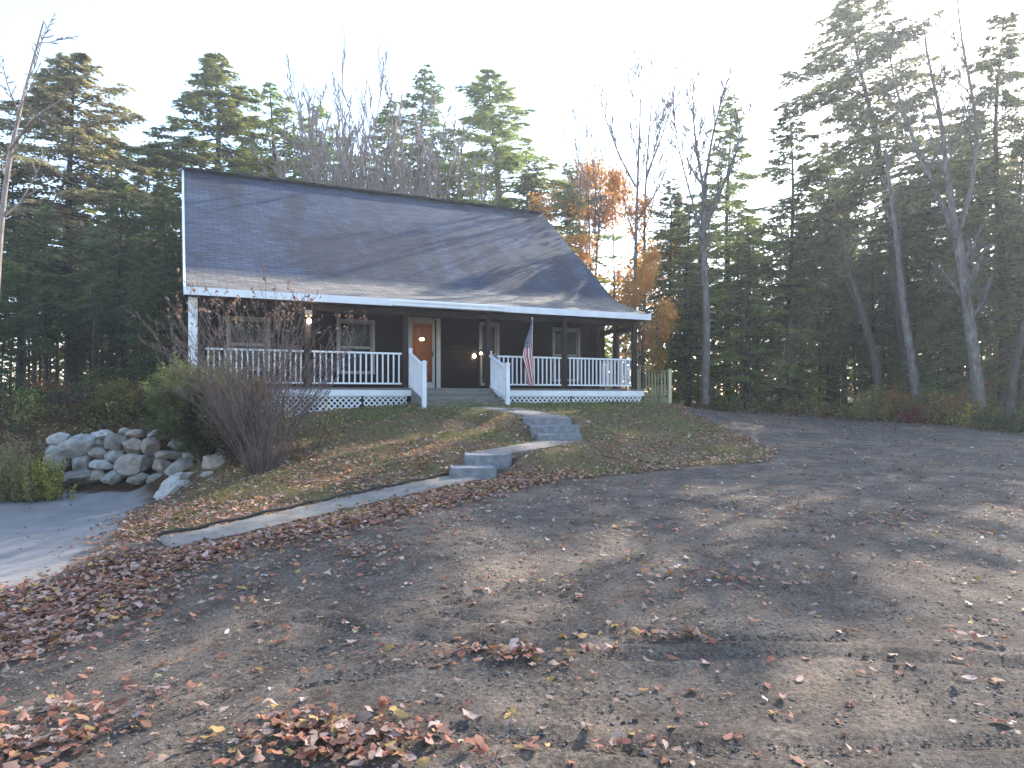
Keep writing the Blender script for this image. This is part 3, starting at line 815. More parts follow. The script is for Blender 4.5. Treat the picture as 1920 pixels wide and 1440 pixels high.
def granite(cx, cy, ang, w, d, ztop, h, label, seed):
    import bmesh
    t = bpy.data.meshes.new('granite_step'); bm = bmesh.new(); bmesh.ops.create_cube(bm, size=1)
    bmesh.ops.scale(bm, vec=(w, d, h), verts=bm.verts); bmesh.ops.bevel(bm, geom=bm.edges[:], offset=.012, segments=2, affect='EDGES')
    bmesh.ops.subdivide_edges(bm, edges=[e for e in bm.edges if e.calc_length() > .1], cuts=6, use_grid_fill=True)
    for v in bm.verts: v.co += Vector([mnoise.noise(v.co * 5 + Vector((seed, i * 7, 0))) * .012 for i in range(3)])
    bm.to_mesh(t); bm.free(); t.materials.append(M['granite'])
    o = link('granite_step', t, None, (cx, cy, ztop - h / 2)); o.rotation_euler = (0, 0, ang); return tag(o, label, 'step', 'granite steps of the walkway')
a1 = R(14)
granite(-.58, 10.5, R(8), .66, .5, .585, .24, 'lowest granite step, narrow slab where the lower path ends', 1)
granite(-.38, 10.95, R(8), .7, .45, .735, .26, 'thick granite step at the near end of the middle path', 2)
granite(.84, 13.0, R(5), .8, .42, .94, .2, 'bottom granite step of the upper flight, half sunk in leaves', 3)
granite(.78, 13.34, R(5), .9, .46, 1.08, .24, 'middle granite step of the upper flight', 4)
granite(.66, 13.78, R(5), .92, .5, 1.21, .24, 'top granite step of the upper flight nearest the porch', 5)

# ------------------------------------------------------------------ boulders
def rock_mat(name, c1, c2, c3):
    m, nt, b = mat_new(name); n = N(nt)
    tc = n('ShaderNodeTexCoord').outputs['Object']
    oi = n('ShaderNodeObjectInfo').outputs['Random']
    f = n.noise(tc, 4.5, 7, .65); c = n.ramp(f, [(.3, c1), (.5, c2), (.7, c3)])
    f2 = n.noise(tc, 60, 5, .7); c = n.mix(.6, c, n.ramp(f2, [(.3, (.6, .6, .6)), (.7, (1.35, 1.35, 1.35))]), 'MULTIPLY')
    c = n.mix(n.ramp(n.noise(tc, 3, 4), [(.55, (0, 0, 0)), (.68, (.55, .55, .55))]), c, (.06, .065, .035))
    hs = n('ShaderNodeHueSaturation', {'Value': n.math('ADD', n.math('MULTIPLY', oi, .4), .8), 'Color': c}); n.link(hs.outputs[0], b.inputs['Base Color'])
    b.inputs['Roughness'].default_value = .88
    bp = n('ShaderNodeBump', {'Strength': .6, 'Distance': .03}); n.link(n.noise(tc, 14, 7, .7), bp.inputs['Height']); n.link(bp.outputs[0], b.inputs['Normal'])
    return m
M['rg'] = rock_mat('grey_boulder', (.19, .175, .16), (.31, .29, .265), (.43, .41, .38))
M['rb'] = rock_mat('brown_boulder', (.17, .145, .12), (.28, .245, .21), (.38, .34, .3))
M['rp'] = rock_mat('pinkish_boulder', (.2, .15, .125), (.31, .25, .21), (.4, .34, .3))
M['rw'] = rock_mat('pale_boulder', (.25, .23, .21), (.38, .355, .33), (.5, .475, .44))
def boulder(zx, zy, w, h, Y, mat, label, seed, blocky=.5, tilt=0, group='boulders of the retaining wall', dn='boulder'):
    import bmesh
    px, py = zx / 3, 560 + zy / 3; sx = w / 3 / F_PX * Y * .54; sz = h / 3 / F_PX * Y * .56; sy = min(max(sx, sz), .42)
    r = random.Random(seed); bm = bmesh.new(); bmesh.ops.create_icosphere(bm, subdivisions=5, radius=1)
    planes = []
    for _ in range(int(5 + blocky * 8)):
        d = Vector((r.gauss(0, 1), r.gauss(0, 1), r.gauss(0, 1))).normalized(); planes.append((d, r.uniform(.6, .85)))
    for v in bm.verts:
        p = v.co.copy()
        for d, k in planes:
            q = p.dot(d)
            if q > k: p -= d * (q - k) * .97
        nz = mnoise.noise(p * 1.6 + Vector((seed * 3.1, 0, 0))) * .12 + mnoise.noise(p * 5 + Vector((0, seed * 1.7, 0))) * .045 + mnoise.noise(p * 14 + Vector((seed, 0, 0))) * .018
        p *= 1 + nz
        v.co = Vector((p.x * sx, p.y * sy, p.z * sz))
    for f in bm.faces: f.smooth = True
    me = bpy.data.meshes.new(dn); bm.to_mesh(me); bm.free(); me.materials.append(M[mat])
    o = link(dn, me, None, at(px, py, Y)); o.rotation_euler = (0, R(tilt), r.uniform(-.2, .2)); return tag(o, label, 'boulder', group)
BO = [
 (345, 795, 125, 80, 15.0, 'rw', 'pale rounded boulder at the top left end of the rock wall', 0),
 (440, 825, 175, 135, 14.75, 'rw', 'biggest pale boulder leaning in the upper left of the rock wall', -25),
 (318, 852, 115, 68, 14.8, 'rg', 'grey boulder under the top left stone of the wall', 0),
 (325, 915, 130, 95, 14.6, 'rb', 'brown boulder at the lower left end by the tall grass', 25),
 (458, 932, 112, 95, 14.6, 'rg', 'round grey boulder low in the wall under the biggest pale one', 10),
 (553, 815, 72, 52, 14.9, 'rg', 'small grey stone between the leaning pale boulder and a brown one', 0),
 (648, 810, 112, 88, 14.85, 'rb', 'round brown grey boulder in the upper row left of the tan angular one', -8),
 (585, 765, 135, 48, 15.05, 'rw', 'flat pale capstone on the rock wall', 4),
 (548, 868, 112, 64, 14.75, 'rb', 'mossy oval stone in the middle row of the wall', 6),
 (650, 885, 98, 64, 14.75, 'rg', 'oval grey stone just above and left of the largest low boulder', -5),
 (573, 938, 112, 68, 14.6, 'rw', 'light grey oval stone low in the wall left of the largest low boulder', 0),
 (752, 825, 105, 95, 14.85, 'rp', 'tan angular boulder in the upper row of the wall', -30),
 (755, 937, 195, 112, 14.5, 'rb', 'largest low boulder, wide and smooth, at the centre of the wall', 0),
 (848, 835, 92, 105, 14.85, 'rp', 'upright pinkish speckled boulder in the upper row', 12),
 (765, 757, 115, 52, 15.05, 'rp', 'flat pinkish stone on top of the wall', 0),
 (895, 762, 120, 58, 15.0, 'rg', 'grey top stone half under the dark evergreen shrub', 0),
 (958, 880, 145, 55, 14.75, 'rb', 'long flat brown stone in the right half of the wall', 0),
 (913, 942, 112, 80, 14.6, 'rp', 'squarish brown pink boulder low in the wall right of the largest one', 8),
 (1070, 885, 100, 66, 14.5, 'rw', 'white block shaped stone under the house corner', 0),
 (1015, 955, 150, 105, 13.9, 'rg', 'grey boulder at the top of the sloping rock pile', -20),
 (1010, 1040, 190, 95, 13.4, 'rw', 'layered slab in the middle of the sloping rock pile', -28),
 (985, 1100, 170, 75, 13.0, 'rw', 'pale slab near the foot of the sloping rock pile', -25),
 (945, 1155, 105, 55, 12.6, 'rw', 'small pale rock at the foot of the sloping rock pile', -10),
 (1225, 925, 155, 125, 13.6, 'rp', 'big squarish pinkish boulder right of the dark gap', 0),
 (1275, 815, 130, 115, 14.1, 'rb', 'brown boulder under the bare shrub above the squarish pink one', 10),
 (1182, 992, 90, 48, 13.2, 'rg', 'flat blue grey stone below the squarish pinkish boulder', 0),
 (1200, 1028, 85, 55, 12.9, 'rw', 'small round pale stone in leaves below the pinkish boulder', 0),
 (640, 1008, 95, 55, 14.5, 'rg', 'half buried grey stone at the wall foot left of centre', 0),
 (782, 1010, 100, 42, 14.4, 'rb', 'flat mossy stone at the wall foot under the largest boulder', 0),
 (455, 1003, 130, 55, 14.5, 'rb', 'dark low stone at the left foot of the wall', 0),
 (548, 1003, 66, 50, 14.5, 'rb', 'little dark stone at the wall foot beside a low slab', 0),
 (880, 1015, 85, 40, 14.4, 'rg', 'small flat stone at the right foot of the wall', 0),
 (1005, 812, 120, 62, 14.9, 'rg', 'grey stone in shade under the evergreen shrub beside the corner', 0),
 (700, 745, 60, 36, 15.2, 'rg', 'tiny grey stone on the wall top between two flat capstones', 0),
 (700, 858, 60, 50, 15.0, 'rb', 'small shaded stone wedged between the round brown and tan boulders', 0),
 (850, 905, 60, 40, 14.9, 'rb', 'dark chink stone right of the largest low boulder', 0),
 (390, 880, 70, 60, 15.0, 'rb', 'dark wedge stone between the pale and brown left boulders', 0),
 (1130, 890, 90, 150, 15.2, 'rb', 'tall dark stone set back in the gap beside the pinkish boulder', 0),
]
for i, (a, b_, c, d, Y, m_, lab, tl) in enumerate(BO): boulder(a, b_, c * (1.3 if 'foot' in lab else 1.04), d * (1.6 if 'foot' in lab else 1.06), Y, m_, lab, 17 + i * 5, .4 + .5 * ((i * 37) % 10) / 10, tl)
boulder(290 * 1.0, 672, 150, 60, 17.2, 'rg', 'grey flat topped rock behind the wall by the red shrub', 301, group='loose rocks')

# ------------------------------------------------------------------ plants
def blades(cen, ax, ln, wd, rng, col, jitter=.5):
    """diamond shaped leaf faces"""
    n = len(cen); a = ax + rng.normal(0, jitter, (n, 3)); a /= np.linalg.norm(a, axis=1)[:, None]
    w = np.cross(a, rng.normal(0, 1, (n, 3))); w /= np.linalg.norm(w, axis=1)[:, None] + 1e-9
    l = ln[:, None] / 2; d = wd[:, None] / 2
    V = np.stack([cen - a * l, cen + w * d, cen + a * l, cen - w * d], 1).reshape(-1, 3)
    F = np.arange(4 * n).reshape(-1, 4); c = np.repeat(col, 4, axis=0)
    return V, F, c

class Acc:
    def __init__(s): s.V = []; s.F = []; s.c = []; s.n = 0
    def add(s, V, F, c=None):
        s.V.append(V); s.F.append(F + s.n); s.n += len(V)
        if c is not None: s.c.append(c)
    def mesh(s, name, mat, smooth=False):
        return np_mesh(name, np.concatenate(s.V), np.concatenate(s.F), mat, np.concatenate(s.c) if s.c else None, smooth)

def conifer_meshes(seed, H=16, Rr=3.0, clear=.12, taper=.8, nl=120, dens=1.45, droop=.35, col=((.028, .05, .02), (.075, .1, .035)), size=1.0, dead=30, gap=.0, tr=.19, wav=.12, bark='bark'):
    rng = np.random.default_rng(seed); W = Acc(); L = Acc()
    zs = np.linspace(-.4, H, 12); ph = rng.uniform(0, 6, 2)
    tx = wav * np.sin(zs * .35 + ph[0]) * zs / H * 2; ty = wav * np.sin(zs * .28 + ph[1]) * zs / H * 2
    W.add(*tube(np.c_[tx, ty, zs], tr * np.clip(1 - zs / H, 0.03, 1) ** .8 + .0, 9))
    def trunk(z): return np.array([np.interp(z, zs, tx), np.interp(z, zs, ty), z])
    c1, c2 = np.array(col[0]), np.array(col[1])
    # dead limbs on the lower stem
    for _ in range(dead):
        z = rng.uniform(.06 * H, max(clear * H * 1.4, .3 * H)); az = rng.uniform(0, 6.28); Ln = rng.uniform(.5, Rr * .75); t = np.linspace(0, 1, 4)
        d = np.array([math.cos(az), math.sin(az), 0]); P = trunk(z) + t[:, None] * d * Ln + np.c_[0 * t, 0 * t, -Ln * .3 * t ** 2 + rng.normal(0, .05) * t]
        W.add(*tube(P, .018 * (1 - t * .8), 3))
        for _k in range(3):
            tt = rng.uniform(.3, .9); q = trunk(z) + tt * d * Ln + np.array([0, 0, -Ln * .3 * tt ** 2]); e = d * .3 + rng.normal(0, .25, 3)
            W.add(*tube(np.array([q, q + e * .6, q + e * 1.1]), np.array([.008, .006, .003]), 3))
    nl = int(nl * 1.5); q1, q2, q3 = rng.uniform(0, 6, 3)
    for i in range(nl):
        f = ((i + rng.uniform(0, 1)) / nl) ** .92
        z = H * (clear + (1 - clear) * f) - .1
        az = i * 2.4 + rng.normal(0, .6)
        pr = (1 - f) ** taper * min(1, .45 + f / .25 * .55)
        irr = 1 + .28 * math.sin(az * 2 + z * .9 + q1) + .22 * math.sin(az * 3 - z * 1.7 + q2) + .15 * math.sin(z * 3.1 + q3)
        Ln = 1.35 * Rr * pr * irr * rng.uniform(.6, 1.2) + .12
        if rng.uniform() < gap or irr < .62: continue
        el = .3 * f ** 2 + rng.normal(0, .14) + .04
        d = np.array([math.cos(az), math.sin(az), 0]); sd = np.array([-math.sin(az), math.cos(az), 0])
        b0 = trunk(z); te = math.tan(el); dr = droop * (1 - .6 * f)
        def pt(t):
            t = np.asarray(t)[..., None]; return b0 + d * Ln * t + np.array([0, 0, 1.0]) * Ln * (te * t - dr * t ** 2)
        W.add(*tube(pt(np.linspace(0, 1, 5)), (.01 + .011 * Ln) * (1 - np.linspace(0, 1, 5) * .85), 3))
        ntw = max(3, int(dens * (2 + Ln * 7.5))); tt = (np.arange(ntw) + rng.uniform(0, 1, ntw)) / ntw; tt = .1 + .9 * tt ** .8
        sg = np.where(rng.uniform(0, 1, ntw) < .5, -1.0, 1.0); tl = (.42 * Ln * (1 - tt) + .16 * min(1, Ln + .3) + .06) * rng.uniform(.5, 1.3, ntw); tl = np.minimum(tl, .85); skip = 0
        fw = rng.uniform(.5, 1.1, ntw); td = d[None] * fw[:, None] + sd[None] * sg[:, None]; td[:, 2] += rng.normal(-.12, .22, ntw); td /= np.linalg.norm(td, axis=1)[:, None]
        tb = pt(tt) + rng.normal(0, .03, (ntw, 3)); per = 8
        fr = np.tile((np.arange(per) + .5) / per, ntw); TL = np.repeat(tl, per); TD = np.repeat(td, per, 0)
        cen = np.repeat(tb, per, 0) + TD * (fr * TL)[:, None]; cen[:, 2] -= .28 * TL * fr ** 2
        cr = np.cross(TD, (0, 0, 1.0)); sg2 = np.tile(np.array([1, -1] * (per // 2)), ntw)
        bd = TD * .8 + cr * (sg2 * .75)[:, None] + np.array([0, 0, -.25]) ; bd /= np.linalg.norm(bd, axis=1)[:, None]
        bl = (.07 + .1 * (1 - fr)) * rng.uniform(.7, 1.4, len(fr)) * size * 1.25; cen = cen + bd * (bl * .35)[:, None]
        mixv = np.clip(np.repeat(rng.uniform(0, 1, ntw), per) * .6 + rng.uniform(0, .3, len(fr)) + .2 * f + .12 * fr - .05, 0, 1)[:, None]
        V, F, c = blades(cen, bd, bl, bl * rng.uniform(.32, .55, len(bl)), rng, c1 * (1 - mixv) + c2 * mixv, .22)
        L.add(V, F, c)
    return W.mesh('trunk', M[bark], True), L.mesh('crown', M['needle'])

def branchy(acc, tips, P, r0, r1, depth, rng, spread=.6, up=.25, nch=(4, 6), lratio=.55, t0=.25, minr=.004, sides=(7, 5, 4, 3, 3)):
    P = np.asarray(P, float); k = len(P); rad = np.linspace(r0, r1, k)
    n = sides[min(len(sides) - 1, max(0, 4 - depth))] if depth < 5 else sides[0]
    acc.add(*tube(P, rad, n))
    if depth <= 0:
        tips.append((P[-1], P[-1] - P[-2])); 
        return
    seg = np.linalg.norm(np.diff(P, axis=0), axis=1); Ltot = seg.sum(); cum = np.r_[0, np.cumsum(seg)] / Ltot
    N_ = rng.integers(nch[0], nch[1] + 1)
    for i in range(N_):
        t = t0 + (1 - t0) * (i + rng.uniform(.1, .9)) / N_
        p = np.array([np.interp(t, cum, P[:, a]) for a in range(3)]); j = min(k - 2, int(np.searchsorted(cum, t)) - 1 if t > 0 else 0)
        T = P[j + 1] - P[j]; T /= np.linalg.norm(T)
        side = np.cross(T, rng.normal(0, 1, 3)); side /= np.linalg.norm(side) + 1e-9
        a = spread * rng.uniform(.6, 1.3); D = T * math.cos(a) + side * math.sin(a); D[2] += up; D /= np.linalg.norm(D)
        Ln = Ltot * lratio * rng.uniform(.6, 1.15) * (1.15 - .8 * t)
        m = 5; Q = [p]; dd = D.copy()
        for s in range(m - 1):
            dd = dd + rng.normal(0, .11, 3) + np.array([0, 0, up * .3]); dd /= np.linalg.norm(dd); Q.append(Q[-1] + dd * Ln / (m - 1))
        rr = max(minr, (r0 + (r1 - r0) * t) * .5)
        branchy(acc, tips, Q, rr, max(minr * .6, rr * .25), depth - 1, rng, spread, up, nch, lratio, .2, minr, sides)

def bare_meshes(seed, H=16, tr=.16, stems=1, lean=0, depth=4, spread=.55, up=.3, t0=.35, nch=(5, 7), bark='barkg', leaf=None, leafn=0, leafsz=.09, fan=.08, lr=.42, minr=.006, jit=.18):
    rng = np.random.default_rng(seed); W = Acc(); tips = []
    for s in range(stems):
        az = s * 6.28 / max(1, stems) + rng.uniform(0, 1); ph = rng.uniform(0, 6)
        n = 9; t = np.linspace(0, 1, n); hh = H * (1 - .12 * rng.uniform(0, 1) * (s > 0))
        fx = fan * H if stems > 1 else 0
        P = np.c_[math.cos(az) * (.12 * (stems > 1) + fx * t ** 1.2) + lean * t + .14 * np.sin(t * 5 + ph) * t, math.sin(az) * (.12 * (stems > 1) + fx * t ** 1.2) + .14 * np.cos(t * 4 + ph) * t, -.3 + (hh + .3) * t]
        branchy(W, tips, P, tr * (1 if stems == 1 else .75), .012, depth, rng, spread, up, nch, lr, t0, minr)
    crown = None
    if leaf:
        L = Acc(); T = np.array([a for a, _ in tips]); idx = rng.integers(0, len(T), leafn)
        cen = T[idx] + rng.normal(0, jit, (leafn, 3)); cs = np.array(leaf); w = rng.uniform(0, 1, leafn); k = np.clip((w * (len(cs) - 1)).astype(int), 0, len(cs) - 2); fr = (w * (len(cs) - 1) - k)[:, None]
        col = cs[k] * (1 - fr) + cs[k + 1] * fr
        L.add(*blades(cen, rng.normal(0, 1, (leafn, 3)), rng.uniform(.7, 1.3, leafn) * leafsz, rng.uniform(.7, 1.2, leafn) * leafsz * .8, rng, col, .8))
        crown = L.mesh('crown', M['leaf'])
    allz = np.concatenate([v[:, 2] for v in W.V]); H = float(np.quantile(allz, .9985))
    return W.mesh('trunk', M[bark], True), crown, H

HK = dict(col=((.055, .085, .04), (.16, .2, .085)))
PROTO = {}
def cproto(key, **kw):
    H = kw.get('H', 16); tm, cm = conifer_meshes(**kw); PROTO[key] = (tm, cm, H)
cproto('full1', seed=1, H=16, Rr=3.3, clear=.08, nl=150, taper=.95, **HK)
cproto('full2', seed=2, H=16, Rr=3.0, clear=.14, nl=140, taper=.9, gap=.08, **HK)
cproto('mid1', seed=10, H=17, Rr=3.3, clear=.3, nl=120, taper=.9, gap=.1, dead=70, dens=1.4, **HK)
cproto('tall1', seed=3, H=18, Rr=2.9, clear=.3, nl=110, taper=.8, gap=.12, dead=60, **HK)
cproto('lean1', seed=14, H=18, Rr=2.8, clear=.38, nl=130, taper=.62, dead=60, dens=1.6, col=((.08, .09, .06), (.2, .21, .13)))
cproto('tall2', seed=4, H=18, Rr=2.4, clear=.36, nl=90, taper=.8, gap=.1, dead=60, wav=.25, **HK)
cproto('light1', seed=5, H=17, Rr=3.6, clear=.12, nl=120, taper=.95, gap=.1, droop=.3, dens=1.9, col=((.07, .1, .035), (.27, .3, .09)))  # sunlight on the crown put into the yellow-green foliage colour
cproto('light2', seed=6, H=14, Rr=3.3, clear=.06, nl=130, taper=.8, gap=.05, droop=.3, col=((.07, .11, .035), (.28, .32, .09)))  # likewise brightened, sunlit tone painted into the needles
cproto('tan', seed=7, H=15, Rr=2.9, clear=.33, nl=120, taper=.75, gap=.0, dens=2.0, col=((.12, .105, .07), (.36, .31, .2)))  # half-bare brown foliage, with pinkish sunlight painted into its tan
cproto('young', seed=8, H=7, Rr=2.0, clear=.1, nl=70, taper=.7, dead=10, tr=.09, **HK)
cproto('thin', seed=9, H=14, Rr=1.5, clear=.5, nl=45, taper=.6, dead=70, tr=.1, gap=.1, dens=.8, **HK)
def bproto(key, **kw): PROTO[key] = bare_meshes(**kw)
bproto('bare1', seed=21, H=16, tr=.17, stems=3, fan=.055, t0=.38, spread=.6, up=.22, depth=3, nch=(7, 9), minr=.015, lr=.42)
bproto('bare2', seed=22, H=16, tr=.2, stems=3, t0=.4, spread=.6, up=.3, depth=3, nch=(7, 9), fan=.05, minr=.015, lr=.4)
bproto('fan', seed=23, H=13, tr=.07, stems=9, t0=.2, spread=.5, up=.35, depth=3, nch=(7, 9), bark='barkp', fan=.2, lr=.4, minr=.017)
bproto('fanw', seed=24, H=14, tr=.075, stems=6, t0=.25, spread=.35, up=.4, depth=3, nch=(6, 8), bark='barkp', fan=.16, lr=.42, minr=.015)
OR = [(.68, .24, .09), (.75, .36, .08), (.68, .46, .1), (.45, .28, .1)]
bproto('maple1', seed=31, H=11, tr=.1, t0=.2, spread=.75, up=.15, depth=3, nch=(6, 8), leaf=OR, leafn=10000, leafsz=.14, lr=.5, jit=.34)
bproto('maple2', seed=32, H=9, tr=.08, t0=.2, spread=.8, up=.1, depth=3, nch=(5, 7), leaf=[(.5, .13, .06), (.55, .25, .06), (.45, .22, .1)], leafn=3600, leafsz=.12, lr=.42)
bproto('beech', seed=33, H=6, tr=.05, t0=.15, spread=.9, up=.05, depth=3, nch=(5, 6), leaf=[(.4, .24, .04), (.5, .3, .03), (.25, .2, .05)], leafn=2200, leafsz=.11, lr=.42)
_used = set()
def tree(key, px, Y, top, label, wide=1.0, lean=(0, 0), name=None, cat=None, group=None, rz=None, base=None):
    tm, cm, H = PROTO[key]
    X = (px - CX) / F_PX * Y; zb = hgt(X, Y) if base is None else base
    zt = EYE + (HY - top) / F_PX * Y; s = (zt - zb) / H
    if name is None: name = 'conifer_tree' if key in ('full1', 'full2', 'tall1', 'tall2', 'light1', 'light2', 'tan', 'young', 'thin', 'mid1', 'lean1') else ('maple_tree' if 'maple' in key or key == 'beech' else 'bare_tree')
    if cat is None: cat = 'tree'
    t = thing(name, label, cat, (X, Y, zb - .05), 0, group or {'conifer_tree': 'evergreens round the house', 'maple_tree': 'autumn coloured trees', 'bare_tree': 'leafless trees'}[name])
    t.rotation_euler = (R(lean[1]), R(lean[0]), rz if rz is not None else (px * 7.3 + Y * 3.1) % 6.28)
    if lean != (0, 0):
        t.rotation_mode = 'XYZ'
    t.scale = (s * wide, s * wide, s)
    link('trunk', tm, t)
    if cm: link('crown', cm, t)
    return t
TREES = [
 # left wood
 ('tan', 135, 27, 92, 'tall tan tinged conifer rising highest left of the house', 1.05),
 ('mid1', 35, 25, 300, 'dark conifer at the left picture edge beside the tall tan one', 1.0),
 ('mid1', 225, 22.5, 330, 'dark pointed conifer just right of the tall tan one', .95),
 ('mid1', 315, 24, 335, 'dark conifer touching the left edge of the house roof', .95),
 ('tall1', 85, 21, 380, 'tall dark conifer with bare lower stem behind the red shrub', .9),
 ('tall1', -30, 21, 380, 'dark conifer cut by the left picture edge', 1.0),
 ('thin', 175, 20, 420, 'slender dark conifer standing behind the rock wall', .9),
 ('thin', 262, 19.5, 430, 'thin dark conifer nearest behind the rock wall, halfway to the house', .9),
 ('young', 300, 20.5, 500, 'short dark young conifer left of the white house corner', 1.0),
 # behind the house
 ('light1', 400, 34, 88, 'big sunlit conifer towering above the left roof corner', 1.1),
 ('light1', 275, 36, 300, 'shorter conifer with far reaching limbs left of the big sunlit one', 1.0),
 ('light2', 512, 37, 150, 'yellow green conifer right of the big one above the roof', .8),
 ('light2', 592, 40, 195, 'small yellow green conifer top behind the pale fan shaped tree', .7),
 ('full2', 790, 38, 118, 'narrow dark topped conifer above the middle of the roof', .8),
 ('light1', 725, 40, 185, 'conifer hidden behind brown twigs above the roof middle', .7),
 ('light1', 928, 35, 125, 'large sunlit conifer above the right half of the roof', 1.05),
 ('light2', 835, 33, 330, 'low yellow green conifer peeping over the ridge', .8),
 ('light2', 660, 42, 290, 'low conifer behind the pale fan shaped tree', .9),
 ('full2', 1000, 33, 300, 'dark conifer beside the right end of the ridge', .8),
 ('light2', 1065, 31, 300, 'yellowish conifer among orange leaves by the roof end', .55),
 ('fanw', 640, 34, 105, 'tall pale fan shaped leafless tree above the roof', 1.0),
 ('fan', 600, 31, 215, 'brown twiggy leafless tree at the left of the twig thicket', 1.2),
 ('fan', 700, 32, 190, 'brown twiggy leafless tree in the middle of the thicket', 1.25),
 ('fan', 655, 34, 225, 'tan twiggy leafless crown behind the pale fan shaped tree', 1.2),
 ('fan', 745, 35, 180, 'tan twiggy leafless crown between conifers above the roof middle', 1.1),
 ('fan', 845, 34, 250, 'tan twiggy leafless crown left of the large sunlit conifer', 1.0),
 ('fan', 790, 31, 210, 'brown twiggy leafless tree at the right of the twig thicket', 1.2),
 # right of the house
 ('maple1', 1092, 31.5, 300, 'broad orange leaved tree beside the right roof edge', 1.15),
 ('maple2', 1150, 28, 335, 'sparse pinkish orange tree between the two grey bare stems', 1.0),
 ('maple1', 1205, 24.5, 468, 'orange tree low behind the right porch corner', .8),
 ('beech', 1235, 23.8, 575, 'low yellow leaved sapling beside the porch roof tip', .9),
 ('bare1', 1105, 30, 190, 'bare grey tree rising behind the orange leaves', .85),
 ('full2', 1255, 29, 330, 'conifer just right of the tall two stemmed bare tree', .8),
 ('light2', 1290, 27, 380, 'bright green conifer left of the grey speckled trunk', .85),
 ('light1', 1365, 30, 170, 'thin topped conifer behind the grey speckled trunk', .6),
 ('light2', 1400, 26, 400, 'bright green conifer right of the grey speckled trunk', .8),
 ('tall1', 1480, 26, 182, 'conifer with light narrow top left of the tallest leaning one', .8),
 ('light1', 1555, 29, 330, 'lower conifer filling the gap beside the tallest one', .8),
 ('full2', 1640, 27, 430, 'dark conifer low behind the leaning grey trunks', .9),
 ('light2', 1500, 27.5, 520, 'dense low conifer in the middle of the right wood', .65),
 ('light2', 1420, 27, 560, 'light low conifer before the bright green one', .55),
 ('tall2', 1745, 25, 250, 'dark conifer behind the big forked bare tree', .95),
 ('tall1', 1880, 21, 20, 'very tall dark conifer near the right picture edge', .95),
 ('full2', 1915, 20, 230, 'dark conifer cut by the right picture edge', .8),
 ('tall1', 1800, 25, 450, 'dark spreading conifer low behind the forked bare tree', .9),
 ('full1', 1940, 22, 480, 'dark low conifer at the lower right picture edge', .9),
 ('light2', 1700, 28, 480, 'conifer seen between the leaning grey trunks', .6),
 ('tall1', 1560, 31, 260, 'pale conifer between the narrow topped one and the tallest one', 1.1),
 ('mid1', 1800, 28, 200, 'broad conifer crown high behind the forked bare tree', 1.2),
 ('mid1', 1690, 30, 330, 'conifer crown behind the tallest leaning conifer', 1.2),
 ('mid1', 460, 40, 260, 'conifer filling the gap between the two tallest behind the roof', 1.3),
 ('light2', 860, 39, 240, 'conifer filling the gap left of the large sunlit one', .8),
 ('tall1', 2080, 20, 60, 'tall conifer outside the right picture edge', .95),
 ('young', 1760, 21.5, 560, 'young dark conifer beside the white patched trunk', 1.1),
]
for a in TREES:
    tree(a[0], a[1], a[2], a[3], a[4], a[5] * (1.6 if a[0] in ('light1', 'light2') else 1.3 if a[0] in ('tan', 'tall1', 'full2', 'full1', 'mid1') else 1))
tree('lean1', 1712, 24, -60, 'tallest conifer, leaning left high above the right wood', 1.2, lean=(-7, 0))

# trees with their own stems, traced from the photo
def stem_tree(seed, paths, label, Yb, bark, name='bare_tree', nch=(5, 7), depth=3, spread=.6, up=.2, lr=.4, leaf=None, leafn=0, mr=.009):
    """paths: list of (list of (px,py,dY), r0, r1, t0)"""
    rng = np.random.default_rng(seed); W = Acc(); tips = []
    b = paths[0][0][0]; base = at(b[0], b[1], Yb + b[2]); base[2] = hgt(base[0], base[1]) - .1
    for (pts, r0, r1, t0) in paths:
        P = np.array([at(p[0], p[1], Yb + p[2]) for p in pts]) - base
        s = np.r_[0, np.cumsum(np.linalg.norm(np.diff(P, axis=0), axis=1))]; ss = np.linspace(0, s[-1], 12)
        Q = np.stack([np.interp(ss, s, P[:, k]) for k in range(3)], 1); Q[1:-1] = (Q[:-2] + Q[2:] + 2 * Q[1:-1]) / 4
        branchy(W, tips, Q, r0, r1, depth, rng, spread, up, nch, lr, t0, mr)
    t = thing(name, label, 'tree', base, 0, 'leafless trees')
    link('trunk', W.mesh('trunk', M[bark], True), t)
    if leafn:
        L = Acc(); T = np.array([a for a, _ in tips]); idx = rng.integers(0, len(T), leafn); w = rng.uniform(0, 1, leafn)[:, None]
        L.add(*blades(T[idx] + rng.normal(0, .12, (leafn, 3)), rng.normal(0, 1, (leafn, 3)), rng.uniform(.05, .1, leafn), rng.uniform(.04, .08, leafn), rng, np.array(leaf[0]) * (1 - w) + np.array(leaf[1]) * w, .8))
        link('crown', L.mesh('crown', M['leaf']), t)
    return t
stem_tree(51, [([(-40, 960, 0), (-18, 700, 0), (2, 400, 0), (22, 260, 0), (55, 140, .2), (82, 40, .3)], .095, .012, .5), ([(18, 280, 0), (60, 225, -.3), (110, 190, -.6), (150, 170, -.8)], .035, .008, .1)], 'bare pinkish tree at the left picture edge, nearest the camera', 12, 'barkp', nch=(8, 10), depth=3, spread=.75, up=.06, lr=.24)
